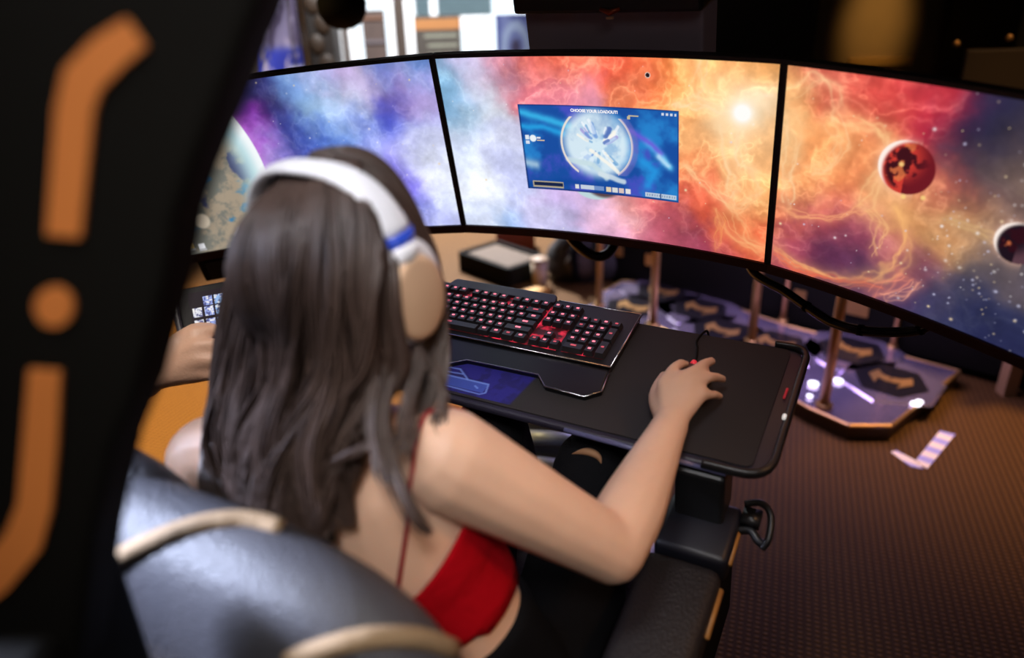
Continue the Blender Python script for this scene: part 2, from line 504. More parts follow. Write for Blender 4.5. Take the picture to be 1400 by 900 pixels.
# outside: pavement and a grey-green awning seen through the glass
tag(MB().box((-0.5, YB + 4.2, -0.06), (14, 8, 0.1)).build('pavement', mat('pale_paving', (0.55, 0.55, 0.56), 0.8)), 'pale pavement outside the shop windows', kind='structure')
ex = MB()
ax0, ax1 = on_wall(560, 10, YB + 2.2)[0], on_wall(672, 10, YB + 2.2)[0]
az = on_wall(620, 24, YB + 2.2)[2]
ex.box(((ax0 + ax1) / 2, YB + 2.4, az + 0.7), (ax1 - ax0, 0.5, 1.4))
ex.box((ax0 - 0.1, YB + 2.4, 1.2), (0.12, 0.12, 2.4))
aw = ex.build('shop_awning', mat('grey_green_canvas', (0.33, 0.44, 0.47), 0.8))
tag(aw, 'grey-green awning box across the street outside the bright window', 'awning')
ANCHORS = {
    2: [(0.2, 0.067, 18, 18, 42), (0.362, 0.05, 40, 35, 80), (0.412, 0.083, 50, 55, 120), (0.462, 0.183, 50, 45, 105), (0.388, 0.183, 45, 30, 75), (0.488, 0.333, 50, 55, 130), (0.512, 0.433, 35, 60, 140), (0.55, 0.117, 110, 150, 215), (0.625, 0.067, 160, 175, 225), (0.588, 0.217, 150, 190, 225), (0.712, 0.05, 195, 170, 220), (0.788, 0.067, 205, 190, 230), (0.712, 0.167, 215, 220, 245), (0.65, 0.283, 205, 220, 245), (0.6, 0.383, 90, 140, 205), (0.575, 0.433, 70, 90, 200), (0.525, 0.417, 60, 70, 180), (0.775, 0.133, 205, 195, 230), (0.862, 0.167, 85, 60, 140), (0.825, 0.25, 60, 70, 190), (0.85, 0.317, 80, 95, 210), (0.875, 0.017, 110, 130, 205), (0.962, 0.05, 95, 140, 215), (0.938, 0.117, 195, 165, 215), (0.938, 0.2, 185, 160, 215), (0.938, 0.317, 175, 180, 240), (0.75, 0.35, 120, 140, 220), (0.7, 0.333, 90, 115, 210), (0.75, 0.433, 165, 170, 235), (0.862, 0.483, 165, 165, 240), (0.95, 0.45, 215, 220, 250), (0.938, 0.667, 235, 240, 255), (0.962, 0.817, 230, 238, 255), (0.85, 0.7, 120, 110, 220), (0.9, 0.883, 120, 125, 225), (0.925, 0.95, 200, 205, 245), (0.375, 0.283, 160, 50, 190), (0.4, 0.417, 165, 130, 215), (0.425, 0.467, 175, 160, 220), (0.5, 0.65, 120, 90, 190), (0.538, 0.85, 110, 100, 190), (0.738, 0.733, 130, 120, 220), (0.462, 0.55, 130, 90, 200)],
    0: [(0.025, 0.033, 120, 165, 205), (0.038, 0.15, 135, 185, 220), (0.038, 0.267, 110, 155, 195), (0.1, 0.05, 190, 180, 220), (0.15, 0.067, 215, 195, 230), (0.125, 0.167, 190, 205, 230), (0.188, 0.183, 225, 235, 248), (0.162, 0.217, 240, 246, 252), (0.075, 0.317, 190, 215, 240), (0.238, 0.033, 215, 150, 180), (0.262, 0.083, 160, 90, 110), (0.3, 0.117, 200, 100, 110), (0.325, 0.167, 235, 130, 150), (0.375, 0.133, 240, 140, 165), (0.438, 0.133, 245, 140, 130), (0.462, 0.2, 230, 150, 180), (0.338, 0.033, 230, 95, 70), (0.425, 0.05, 225, 95, 65), (0.538, 0.05, 215, 75, 55), (0.6, 0.1, 225, 85, 60), (0.662, 0.117, 230, 110, 65), (0.675, 0.017, 225, 120, 60), (0.6, 0.183, 230, 130, 90), (0.712, 0.167, 235, 140, 70), (0.762, 0.067, 240, 160, 95), (0.8, 0.167, 245, 185, 125), (0.85, 0.217, 250, 205, 150), (0.912, 0.233, 255, 245, 225), (0.962, 0.183, 250, 195, 140), (0.975, 0.05, 240, 165, 95), (0.875, 0.067, 243, 170, 105), (0.962, 0.383, 243, 180, 120), (0.888, 0.4, 245, 185, 125), (0.8, 0.417, 243, 175, 115), (0.788, 0.583, 235, 130, 80), (0.938, 0.583, 240, 160, 100), (1, 0.633, 240, 165, 100), (0.988, 0.833, 225, 100, 65), (0.912, 0.783, 230, 120, 70), (0.825, 0.767, 220, 85, 60), (0.788, 0.733, 225, 95, 70), (0.875, 0.933, 190, 70, 75), (0.788, 0.933, 130, 55, 80), (0.725, 0.933, 200, 90, 110), (0.688, 0.85, 190, 80, 85), (0.65, 0.917, 215, 120, 150), (0.6, 0.883, 235, 160, 150), (0.525, 0.9, 240, 185, 205), (0.55, 0.95, 225, 165, 215), (0.462, 0.867, 225, 190, 225), (0.388, 0.85, 200, 175, 225), (0.325, 0.933, 195, 195, 235), (0.25, 0.9, 215, 205, 240), (0.225, 0.95, 190, 190, 235), (0.188, 0.8, 205, 210, 250), (0.188, 0.667, 200, 205, 245), (0.112, 0.4, 205, 220, 250), (0.05, 0.5, 215, 225, 252), (0.062, 0.717, 238, 243, 255), (0.162, 0.483, 225, 230, 252), (0.062, 0.917, 225, 232, 255), (0.175, 0.95, 150, 185, 235), (0.012, 0.933, 215, 225, 250), (0.188, 0.367, 205, 205, 240), (0.45, 0.467, 225, 160, 170), (0.738, 0.35, 240, 170, 110)],
    1: [(0.012, 0.033, 245, 180, 115), (0.038, 0.15, 240, 170, 105), (0.012, 0.3, 248, 195, 135), (0.062, 0.083, 235, 140, 85), (0.112, 0.033, 215, 80, 60), (0.088, 0.017, 215, 85, 100), (0.15, 0.067, 215, 75, 65), (0.212, 0.05, 210, 70, 65), (0.288, 0.067, 205, 55, 65), (0.35, 0.067, 170, 35, 60), (0.375, 0.167, 160, 25, 55), (0.35, 0.233, 190, 50, 65), (0.25, 0.15, 215, 85, 70), (0.162, 0.15, 190, 80, 60), (0.15, 0.183, 180, 50, 60), (0.1, 0.167, 215, 125, 75), (0.2, 0.267, 220, 120, 75), (0.138, 0.317, 235, 165, 100), (0.125, 0.433, 230, 140, 85), (0.075, 0.517, 235, 150, 90), (0.038, 0.683, 225, 120, 80), (0.212, 0.417, 225, 130, 80), (0.175, 0.55, 215, 110, 80), (0.125, 0.65, 170, 75, 80), (0.2, 0.683, 160, 70, 90), (0.088, 0.783, 150, 60, 85), (0.175, 0.833, 90, 45, 75), (0.25, 0.767, 130, 60, 85), (0.288, 0.6, 210, 140, 100), (0.3, 0.483, 220, 160, 110), (0.362, 0.517, 215, 150, 90), (0.4, 0.433, 195, 115, 80), (0.412, 0.333, 190, 80, 75), (0.412, 0.067, 50, 40, 70), (0.438, 0.2, 50, 42, 68), (0.475, 0.067, 38, 38, 66), (0.525, 0.167, 60, 52, 66), (0.5, 0.3, 60, 52, 70), (0.488, 0.417, 110, 80, 75), (0.438, 0.483, 175, 120, 80), (0.425, 0.583, 190, 140, 90), (0.425, 0.733, 160, 120, 90), (0.488, 0.583, 140, 105, 85), (0.525, 0.433, 95, 75, 75), (0.55, 0.317, 130, 105, 90), (0.588, 0.633, 85, 75, 85), (0.538, 0.683, 100, 88, 90), (0.5, 0.817, 60, 58, 85), (0.438, 0.867, 70, 65, 95), (0.388, 0.867, 50, 50, 90), (0.338, 0.817, 110, 50, 80), (0.3, 0.733, 160, 70, 80), (0.288, 0.933, 80, 50, 85), (0.538, 0.933, 38, 42, 80), (0.6, 0.867, 45, 48, 80), (0.588, 1, 36, 38, 75), (0.362, 0.717, 130, 60, 80)],
}
STROKES = {2: [],
    1: [([(0.012, 0.917), (0.075, 0.967), (0.15, 0.983), (0.225, 0.95), (0.3, 0.85), (0.338, 0.733), (0.35, 0.617), (0.312, 0.533)], 0.012, (255, 190, 120)), ([(0.012, 0.95), (0.1, 1), (0.2, 0.983), (0.288, 0.917)], 0.007, (240, 110, 80)), ([(0.275, 1), (0.325, 0.883), (0.362, 0.8)], 0.009, (255, 150, 120)), ([(0.312, 0.983), (0.362, 0.9), (0.388, 0.817)], 0.007, (250, 170, 140)), ([(0.025, 0.1), (0.075, 0.05), (0.125, 0.083), (0.138, 0.15)], 0.009, (255, 215, 160)), ([(0.162, 0.183), (0.225, 0.217), (0.262, 0.3), (0.25, 0.433), (0.225, 0.583)], 0.009, (255, 200, 140)), ([(0, 0.2), (0.025, 0.317), (0.025, 0.5), (0.025, 0.65)], 0.01, (255, 215, 165)), ([(0.112, 0.2), (0.15, 0.283), (0.15, 0.383), (0.1, 0.45)], 0.008, (255, 205, 150)), ([(0.025, 0.7), (0.1, 0.683), (0.175, 0.65), (0.238, 0.567)], 0.006, (250, 170, 120)), ([(0.225, 0.583), (0.275, 0.633), (0.275, 0.75)], 0.007, (250, 190, 130)), ([(0.412, 0.517), (0.488, 0.55), (0.538, 0.55)], 0.007, (210, 170, 120))],
    0: [([(0.762, 0.517), (0.812, 0.617), (0.862, 0.683), (0.912, 0.717), (0.95, 0.65), (0.95, 0.517)], 0.009, (255, 205, 150)), ([(0.862, 0.767), (0.888, 0.85), (0.938, 0.9), (0.988, 0.95)], 0.008, (255, 180, 120)), ([(0.9, 0.7), (0.925, 0.783), (0.95, 0.883), (1, 0.917)], 0.007, (255, 190, 130)), ([(0.862, 0.8), (0.862, 0.933), (0.862, 0.967)], 0.008, (255, 170, 100)), ([(0.725, 0.217), (0.8, 0.2), (0.862, 0.233), (0.912, 0.233)], 0.01, (255, 225, 180)), ([(0.912, 0.233), (0.95, 0.183), (0.988, 0.15)], 0.012, (255, 235, 205)), ([(0.85, 0.283), (0.862, 0.4), (0.888, 0.55), (0.888, 0.667)], 0.012, (255, 215, 165)), ([(0.8, 0), (0.8, 0.083), (0.8, 0.15)], 0.006, (255, 210, 160)), ([(0.912, 0.267), (0.912, 0.4), (0.925, 0.5)], 0.012, (255, 220, 175))],
}
# ------------------------------------------------------------------ picture painting for the screens
def vnoise(x, y, seed):
    xi, yi = np.floor(x).astype(int), np.floor(y).astype(int)
    fx, fy = x - xi, y - yi
    fx, fy = fx * fx * (3 - 2 * fx), fy * fy * (3 - 2 * fy)
    def h(a, b):
        n = (a * 374761393 + b * 668265263 + seed * 974634711) & 0xffffffff
        n = ((n ^ (n >> 13)) * 1274126177) & 0xffffffff
        return ((n ^ (n >> 16)) & 0xffff) / 65535.0
    return (h(xi, yi) * (1 - fx) + h(xi + 1, yi) * fx) * (1 - fy) + (h(xi, yi + 1) * (1 - fx) + h(xi + 1, yi + 1) * fx) * fy

def fbm(x, y, seed, octv=5, gain=0.55):
    s, a, t = 0, 1.0, 0
    for o in range(octv):
        s = s + a * vnoise(x * 2 ** o + 17.3 * o, y * 2 ** o - 9.1 * o, seed + o)
        t += a
        a *= gain
    return s / t

def over(img, mask, c):
    img[:] = img * (1 - mask[..., None]) + np.array(c, float) * mask[..., None]

def seg_dist(u, v, pts, asp):
    d = np.full(u.shape, 9.0)
    for (ax, ay), (bx, by) in zip(pts[:-1], pts[1:]):
        ax, bx = ax * asp, bx * asp
        dx, dy = bx - ax, by - ay
        t = np.clip(((u * asp - ax) * dx + (v - ay) * dy) / (dx * dx + dy * dy + 1e-9), 0, 1)
        d = np.minimum(d, np.hypot(u * asp - ax - t * dx, v - ay - t * dy))
    return d

def sstep(a, b, x):
    t = np.clip((x - a) / (b - a), 0, 1)
    return t * t * (3 - 2 * t)

ASP = 0.597 / 0.336

def paint_space(w, nx, ny):
    u, v = np.meshgrid(np.linspace(0, 1, nx), np.linspace(0, 1, ny))
    X = u * ASP + {2: 0, 0: ASP, 1: 2 * ASP}[w]
    Y = v
    wu = (fbm(X * 4, Y * 4, 11, 5) - 0.5) * 0.30
    wv = (fbm(X * 4 + 50, Y * 4, 23, 5) - 0.5) * 0.30
    num = np.zeros((ny, nx, 3))
    den = np.full((ny, nx), 1e-9)
    for (au, av, r, g, b) in ANCHORS[w]:
        q = np.exp(-((((u - au) * ASP + wu) ** 2 + (v - av + wv) ** 2)) / (2 * 0.075 ** 2)) + 1e-7
        num += q[..., None] * np.array([r, g, b], float)
        den += q
    img = num / den[..., None]
    n = fbm(X * 9, Y * 9, 5, 6, 0.62)
    img *= (1 + 0.42 * (n - 0.5))[..., None]
    rdg = (1 - np.abs(2 * fbm(X * 5 + wu * 4, Y * 5 + wv * 4, 31, 5) - 1)) ** 9
    warm = np.clip((img[..., 0] - img[..., 2]) / 120, 0, 1)
    img += (rdg * warm)[..., None] * np.array([34, 32, 26])
    rd2 = (1 - np.abs(2 * fbm(X * 3 + wu * 6 + 9, Y * 3 + wv * 6, 47, 4) - 1)) ** 14
    img += (rd2 * warm)[..., None] * np.array([44, 40, 30])
    cool = np.clip((img[..., 2] - img[..., 0]) / 90, 0, 1)
    img += (rdg * cool)[..., None] * np.array([28, 28, 22])
    for pts, wd, c in STROKES[w]:
        P, _ = spline([(a, b, 0) for a, b in pts], 1.0, 6)
        for k in range(4):
            q1 = (fbm(X * 5 + 7 * k, Y * 5, 61 + k, 4) - 0.5) * 0.10
            q2 = (fbm(X * 5 + 7 * k + 40, Y * 5, 71 + k, 4) - 0.5) * 0.16
            d = seg_dist(u + q1, v + q2, [(p[0], p[1]) for p in P], ASP)
            fade = np.clip(2.2 * fbm(X * 4 + 3 * k, Y * 4, 81 + k, 3) - 0.55, 0, 1)
            over(img, 0.55 * np.exp(-(d / (wd * (0.45 + 0.2 * k))) ** 2) * fade, c)
            over(img, 0.10 * np.exp(-(d / (wd * 4)) ** 2), c)
    # stars
    r2 = np.random.default_rng(40 + w)
    for k in range({2: 90, 0: 50, 1: 330}[w]):
        a, b = r2.random(), r2.random()
        if w == 1 and k > 90:
            a = 0.33 + 0.5 * r2.random()
            b = 0.1 + 0.85 * r2.random()
        if w == 1 and k > 170:
            a, b = 0.55 + 0.10 * r2.normal(), 0.62 + 0.22 * r2.normal()
        s = 0.0016 + 0.0034 * r2.random() ** 4
        j0, j1 = max(0, int((a - .02) * nx)), min(nx, int((a + .02) * nx))
        i0, i1 = max(0, int((b - .03) * ny)), min(ny, int((b + .03) * ny))
        if j1 <= j0 or i1 <= i0:
            continue
        d = ((u[i0:i1, j0:j1] - a) * ASP) ** 2 + (v[i0:i1, j0:j1] - b) ** 2
        m = np.clip(1.1 * np.exp(-d / (2 * s * s)), 0, 1) * (0.4 + 0.6 * r2.random())
        sub = img[i0:i1, j0:j1]
        over(sub, m, ((250, 245, 245), (240, 215, 170), (215, 215, 245))[k % 3])
    if w == 2:                                         # big planet, desktop icons
        R = np.hypot(u * 0.597 + 0.069, v * 0.336 - 0.185) / 0.293
        over(img, 0.55 * np.exp(-np.clip(R - 1, 0, 9) / 0.035) * (R > 1), (205, 130, 225))
        pn = fbm(X * 7 + 3, Y * 7, 77, 6, 0.65)
        base = np.zeros_like(img) + np.array([120, 120, 112])
        over(base, sstep(0.42, 0.6, pn), (165, 150, 130))
        over(base, sstep(0.55, 0.68, fbm(X * 5, Y * 8, 91, 5)), (60, 125, 170))
        over(base, sstep(0.6, 0.72, fbm(X * 8, Y * 6, 61, 5)), (70, 75, 110))
        over(base, sstep(0.76, 0.93, R), (190, 222, 228))
        over(base, sstep(0.9, 0.985, R), (245, 250, 252))
        base *= (0.25 + 0.75 * sstep(0.30, 0.66, R))[..., None]
        over(img, sstep(1.004, 0.996, R), (0, 0, 0))
        img += base * sstep(1.004, 0.996, R)[..., None]
        cr = np.hypot((u - 0.10) * ASP, v - 0.79)
        over(img, sstep(0.06, 0.04, cr), (200, 185, 165))
        for k, (a, b) in enumerate(((0.02, 0.80), (0.023, 0.87), (0.026, 0.94), (0.065, 0.955))):
            over(img, ((abs(u - a) < 0.011) & (abs(v - b) < 0.017)).astype(float), ((215, 215, 225), (120, 170, 225), (225, 190, 120), (235, 235, 240))[k])
            over(img, ((abs(u - a) < 0.014) & (abs(v - b - 0.026) < 0.004)).astype(float), (190, 190, 195))
    if w == 0:
        d = np.hypot((u - 0.912) * ASP, v - 0.233)
        over(img, 0.65 * np.exp(-(d / 0.14) ** 2), (255, 230, 190))
        over(img, np.clip(1.9 * np.exp(-(d / 0.042) ** 2), 0, 1), (255, 254, 250))
        for a, b, r in ((0.65, 0.083, 0.012),):
            d = np.hypot((u - a) * ASP, v - b)
            over(img, sstep(r * 1.3, r, d), (240, 225, 215))
            over(img, sstep(r, r * 0.8, d), (40, 25, 30))
        # planet rim below the window, then the launcher window
        d = np.hypot((u - 0.47) * ASP / 1.5, v - 0.70)
        over(img, sstep(0.085, 0.075, d) * (v > 0.7), (190, 215, 220))
        over(img, sstep(0.075, 0.05, np.hypot((u - 0.50) * ASP / 1.5, v - 0.70)) * (v > 0.7), (90, 70, 75))
        p, q = (u - 0.245) / 0.493, (v - 0.25) / 0.49
        inw = (p > 0) & (p < 1) & (q > 0) & (q < 1)
        A = 0.493 * ASP / 0.49
        px_, py_ = p * A, q
        wn = fbm(px_ * 2.2 + 5, py_ * 2.2, 101, 5)
        g = np.zeros_like(img) + np.array([26, 78, 160])
        over(g, sstep(0.45, 0.7, wn), (40, 130, 205))
        over(g, sstep(0.5, 0.72, fbm(px_ * 3 + 30, py_ * 3, 111, 5)), (70, 80, 190))
        for c0, wd, cc, pts in ((1, .05, (60, 190, 240), [(0.0, 0.05), (0.2, 0.18), (0.3, 0.25)]), (1, .04, (40, 165, 230), [(0.0, 0.24), (0.15, 0.26), (0.26, 0.33)]),
                                (1, .045, (90, 200, 245), [(0.80, 0.35), (0.88, 0.5), (0.93, 0.62)]), (1, .05, (40, 150, 225), [(0.76, 0.58), (0.83, 0.68), (0.80, 0.85)]),
                                (1, .04, (110, 90, 215), [(0.72, 0.25), (0.82, 0.36), (0.87, 0.46)]), (1, .05, (15, 70, 150), [(0.02, 0.95), (0.3, 0.9), (0.55, 0.95)]),
                                (1, .035, (190, 225, 250), [(0.86, 0.50), (0.92, 0.60)]), (1, .05, (175, 205, 225), [(0.03, 0.68), (0.10, 0.70)])):
            d = seg_dist(p + 0.3 * wu, q + 0.3 * wv, pts, A)
            over(g, 0.85 * np.exp(-(d / wd) ** 2), cc)
        dc = np.hypot((p - 0.49) * A, (q - 0.42))
        haze = sstep(0.46, 0.30, dc) * np.clip(0.45 + 1.1 * fbm(px_ * 4, py_ * 4, 131, 5), 0, 1)
        over(g, haze * 0.95, (222, 240, 248))
        over(g, 0.6 * sstep(0.5, 0.7, fbm(px_ * 6, py_ * 6 + 8, 141, 4)) * sstep(0.38, 0.2, dc), (130, 175, 220))
        # a loose cluster of pale crystal splinters stands in for the artwork in the ring
        r3 = np.random.default_rng(5)
        pal = ((105, 150, 215), (85, 115, 185), (245, 250, 255), (252, 247, 235), (180, 205, 240), (120, 170, 215), (160, 150, 215), (225, 240, 250))
        for k in range(46):
            an = (2.3, 2.0, 0.75, 0.62, -0.85, 3.9)[k % 6] + 0.25 * r3.normal()
            r0 = 0.05 + 0.16 * r3.random()
            r1 = r0 + 0.04 + 0.10 * r3.random()
            ca, sa = math.cos(an), math.sin(an)
            pts = [(0.50 + r0 * ca / A, 0.43 - r0 * sa), (0.50 + r1 * ca / A, 0.43 - r1 * sa)]
            d = seg_dist(p + 0.25 * wu, q + 0.25 * wv, pts, A)
            wd = 0.010 + 0.016 * r3.random()
            over(g, 0.75 * sstep(wd * 1.4, wd * 0.5, d), pal[r3.integers(8)])
        for pts, wd, cc in (([(0.44, 0.48), (0.62, 0.72)], .020, (252, 247, 235)), ([(0.30, 0.62), (0.45, 0.66), (0.55, 0.80)], .035, (200, 222, 228)), ([(0.50, 0.76), (0.66, 0.82)], .03, (215, 228, 235))):
            d = seg_dist(p + 0.25 * wu, q + 0.25 * wv, pts, A)
            over(g, 0.85 * sstep(wd * 1.5, wd * 0.5, d), cc)
        ring = np.abs(dc - 0.405)
        arc = ((p < 0.36) | (p > 0.62)) & (q > 0.12) & (q < 0.76)
        over(g, 0.95 * sstep(0.016, 0.008, ring) * arc, (238, 226, 215))
        over(g, 0.5 * sstep(0.05, 0.02, np.abs(dc - 0.44)) * arc * (p > 0.5), (120, 110, 190))
        def ui(a, b, c_, d_, cc, al=0.95):
            over(g, ((p > a) & (p < c_) & (q > b) & (q < d_)).astype(float) * al, cc)
        ui(0.70, 0.075, 0.76, 0.09, (205, 190, 150)); ui(0.69, 0.09, 0.71, 0.12, (205, 190, 150))
        for k in range(4):
            ui(0.90 + k * 0.025, 0.03, 0.912 + k * 0.025, 0.055, (220, 225, 235))
        ui(0.025, 0.345, 0.05, 0.40, (235, 240, 245)); ui(0.025, 0.41, 0.05, 0.45, (225, 230, 240))
        over(g, sstep(0.045, 0.035, np.hypot((p - 0.075) * A, q - 0.385)), (235, 243, 248))
        ui(0.10, 0.37, 0.125, 0.385, (235, 235, 235)); ui(0.10, 0.40, 0.15, 0.415, (225, 200, 160))
        ui(0.04, 0.90, 0.25, 0.975, (190, 175, 140)); ui(0.046, 0.915, 0.244, 0.96, (14, 30, 70))
        ui(0.33, 0.915, 0.355, 0.965, (230, 230, 225)); ui(0.365, 0.915, 0.455, 0.965, (205, 215, 225)); ui(0.455, 0.915, 0.52, 0.965, (120, 150, 200))
        for k in range(4):
            ui(0.535 + 0.042 * k, 0.915, 0.568 + 0.042 * k, 0.97, ((235, 215, 180), (225, 225, 220), (225, 200, 190), (235, 230, 225))[k])
        ui(0.79, 0.925, 0.985, 0.975, (205, 215, 225), 0.9); ui(0.885, 0.925, 0.892, 0.975, (30, 60, 120))
        for k in range(12):
            ui(0.80 + k * 0.0155, 0.94, 0.808 + k * 0.0155, 0.962, (90, 110, 150), 0.5)
        over(img, inw.astype(float), (0, 0, 0))
        img += g * inw[..., None]
        edge = inw & ((p < 0.008) | (p > 0.992) | (q < 0.014) | (q > 0.986))
        over(img, 0.55 * edge, (20, 40, 95))
    if w == 1:
        for a, b, r, lit in ((0.312, 0.345, 0.115, 1), (0.575, 0.53, 0.085, 0)):
            du, dv = (u - a) * ASP, v - b
            d = np.hypot(du, dv)
            over(img, 0.5 * np.exp(-np.clip(d - r, 0, 9) / 0.015) * (d > r) * (du < r * .4), (255, 200, 170))
            pl = np.zeros_like(img) + np.array([205, 60, 50] if lit else [30, 18, 28])
            over(pl, 0.9 * sstep(0.46, 0.55, fbm(X * 22 + 2, Y * 22, 157, 4)) * sstep(r * 1.0, r * .75, np.hypot(du - r * .12, dv - r * .05)), (48, 14, 24))
            over(pl, 0.8 * sstep(0.60, 0.68, fbm(X * 24 + 9, Y * 24, 163, 3)), (225, 120, 70))
            over(pl, sstep(r * 0.3, r * 1.1, np.hypot(du + r * 0.35, dv + r * 0.35) - r * 0.15) * (du > 0), (110, 25, 35) if lit else (90, 60, 70))
            over(pl, sstep(r * 1.02, r * 1.2, np.hypot(du - r * 0.28, dv - r * 0.12)), (255, 240, 230))
            m = sstep(r * 1.03, r * 0.98, d)
            over(img, m, (0, 0, 0))
            img += pl * m[..., None]
        for a, b in ((0.300, 0.335), (0.318, 0.472), (0.362, 0.455)):
            over(img, 0.9 * sstep(0.014, 0.006, np.hypot((u - a) * ASP, v - b)), (250, 210, 130))
    return np.clip(img, 0, 255)

def set_picture(me, img):
    c = img / 255.0
    lin = np.where(c <= 0.04045, c / 12.92, ((c + 0.055) / 1.055) ** 2.4).reshape(-1, 3)
    at = me.color_attributes.new('picture', 'FLOAT_COLOR', 'POINT')
    at.data.foreach_set('color', np.hstack([lin, np.ones((len(lin), 1))]).astype(np.float32).ravel())

def screen_mesh(name, pts, img, material, root):       # pts: (rows, cols, 3) world points
    Mw = np.array(root['_m']).reshape(4, 4)
    nr, nc = pts.shape[:2]
    L = ((pts.reshape(-1, 3) - Mw[:3, 3]) @ Mw[:3, :3]).astype(np.float32)
    me = bpy.data.meshes.new(name)
    idx = np.arange(nr * nc).reshape(nr, nc)
    q = np.stack([idx[1:, :-1], idx[1:, 1:], idx[:-1, 1:], idx[:-1, :-1]], -1).reshape(-1, 4)
    me.vertices.add(len(L))
    me.vertices.foreach_set('co', L.ravel())
    me.loops.add(q.size)
    me.loops.foreach_set('vertex_index', q.ravel().astype(np.int32))
    me.polygons.add(len(q))
    me.polygons.foreach_set('loop_start', np.arange(0, q.size, 4, dtype=np.int32))
    me.update(calc_edges=True)
    me.materials.append(material)
    set_picture(me, img)
    o = bpy.data.objects.new(name, me)
    COL.objects.link(o)
    o.parent = root
    o['_m'] = root['_m']
    return o

# ------------------------------------------------------------------ the three curved monitors
MW, MH, MR, MB_, MG = 0.597, 0.336, 1.8, 0.118, 0.012
MC = np.array([0.321, 0.30, 0.209])
SCREENM = mat_screen('screen_light', 1.0)

def arc_frame(w, s):                                   # position and outward normal on the curve, cockpit frame
    def a0(t):
        return np.array([MR * math.sin(t / MR), -MR * (1 - math.cos(t / MR)), 0.0])
    def rz(p, a):
        c, q = math.cos(a), math.sin(a)
        return np.array([c * p[0] - q * p[1], q * p[0] + c * p[1], p[2]])
    if w == 0:
        p, a = a0(s), -s / MR
    elif w == 1:
        b = -(MW / 2 / MR) - MB_
        t = s + MW / 2 + MG
        p, a = a0(MW / 2) + rz(a0(t), b), b - t / MR
    else:
        b = (MW / 2 / MR) + MB_
        t = s - MW / 2 - MG
        p, a = a0(-MW / 2) + rz(a0(t), b), b - t / MR
    back = np.array([-math.sin(a), math.cos(a), 0.0])
    return MC + p, back

def mon_pt(w, s, t, depth):
    p, back = arc_frame(w, s)
    return p + back * depth + np.array([0, 0, t])

LAB = {0: 'middle curved monitor showing the blue game window on orange space', 1: 'right-hand curved monitor showing two small planets in orange space',
       2: 'left-hand curved monitor showing a large pale planet behind her head'}
for w in (2, 0, 1):
    base = mon_pt(w, 0, -MH / 2 - 0.018, 0.015)
    mon = thing('curved_monitor', LAB[w], 'monitor', ck(*base), CKM, 'curved monitors joined in a row')
    ss = np.linspace(-MW / 2 - 0.0055, MW / 2 + 0.0055, 21)
    def shell(z0, z1, d0, d1, inset=0.0):
        m = MB(CKM)
        rows = []
        for s in ss:
            rows.append([mon_pt(w, s, z0, d0), mon_pt(w, s, z1, d0), mon_pt(w, s, z1 - inset, d1), mon_pt(w, s, z0 + inset, d1)])
        v, f = grid(np.array(rows), close_u=True)
        m.add(v, f)
        n = len(ss)
        m.f += [(0, 1, 2, 3), tuple(4 * (n - 1) + i for i in (3, 2, 1, 0))]
        m.m += [0, 0]
        return m
    shell(-MH / 2 - 0.004, MH / 2 + 0.008, 0.0, 0.03, 0.02).build('back_shell', BLACK, mon)
    shell(-MH / 2 - 0.018, -MH / 2 - 0.001, -0.004, 0.022).build('bottom_bezel', RED_CHIN, mon)
    shell(MH / 2 + 0.001, MH / 2 + 0.008, -0.004, 0.012).build('top_bezel', BLACK, mon)
    for sg in (-1, 1):
        m = MB(CKM)
        a, b = sg * MW / 2, sg * (MW / 2 + 0.0055)
        m.add([mon_pt(w, a, -MH / 2, -.003), mon_pt(w, b, -MH / 2, -.003), mon_pt(w, b, MH / 2, -.003), mon_pt(w, a, MH / 2, -.003),
               mon_pt(w, a, -MH / 2, .01), mon_pt(w, b, -MH / 2, .01), mon_pt(w, b, MH / 2, .01), mon_pt(w, a, MH / 2, .01)],
              [(0, 1, 2, 3), (7, 6, 5, 4), (0, 4, 5, 1), (1, 5, 6, 2), (2, 6, 7, 3), (3, 7, 4, 0)])
        m.build('side_bezel', BLACK, mon)
    nx, ny = (560, 316) if w == 0 else (440, 248)
    img = paint_space(w, nx, ny)
    pts = np.empty((ny, nx, 3))
    tt = np.linspace(MH / 2, -MH / 2, ny)
    for j, s in enumerate(np.linspace(-MW / 2, MW / 2, nx)):
        p, back = arc_frame(w, s)
        q = p - back * 0.001
        pts[:, j, :] = q
        pts[:, j, 2] += tt
    pts = pts @ CK.T + K0
    screen_mesh('screen', pts, img, SCREENM, mon)
    if w == 0:
        td = bpy.data.curves.new('screen_caption', 'FONT')
        td.body = 'CHOOSE YOUR LOADOUT!'
        td.align_x = 'CENTER'
        td.align_y = 'CENTER'
        td.size = 0.0070
        td.materials.append(mat('caption_light', (0.9, 0.9, 0.92), 0.5, emit=(0.95, 0.95, 1.0), estr=0.9))
        td.offset = 0.00035
        tmp = bpy.data.objects.new('caption_source', td)
        COL.objects.link(tmp)
        tme = bpy.data.meshes.new_from_object(tmp.evaluated_get(bpy.context.evaluated_depsgraph_get()))
        bpy.data.objects.remove(tmp)
        to = bpy.data.objects.new('screen_caption', tme)
        COL.objects.link(to)
        to.parent = mon
        p = mon_pt(0, (0.245 + 0.493 * 0.49 - 0.5) * MW, (0.5 - 0.25 - 0.49 * 0.05) * MH, -0.0035)
        to.location = Vector(p - base)
        to.rotation_euler = (math.pi / 2, 0, 0)

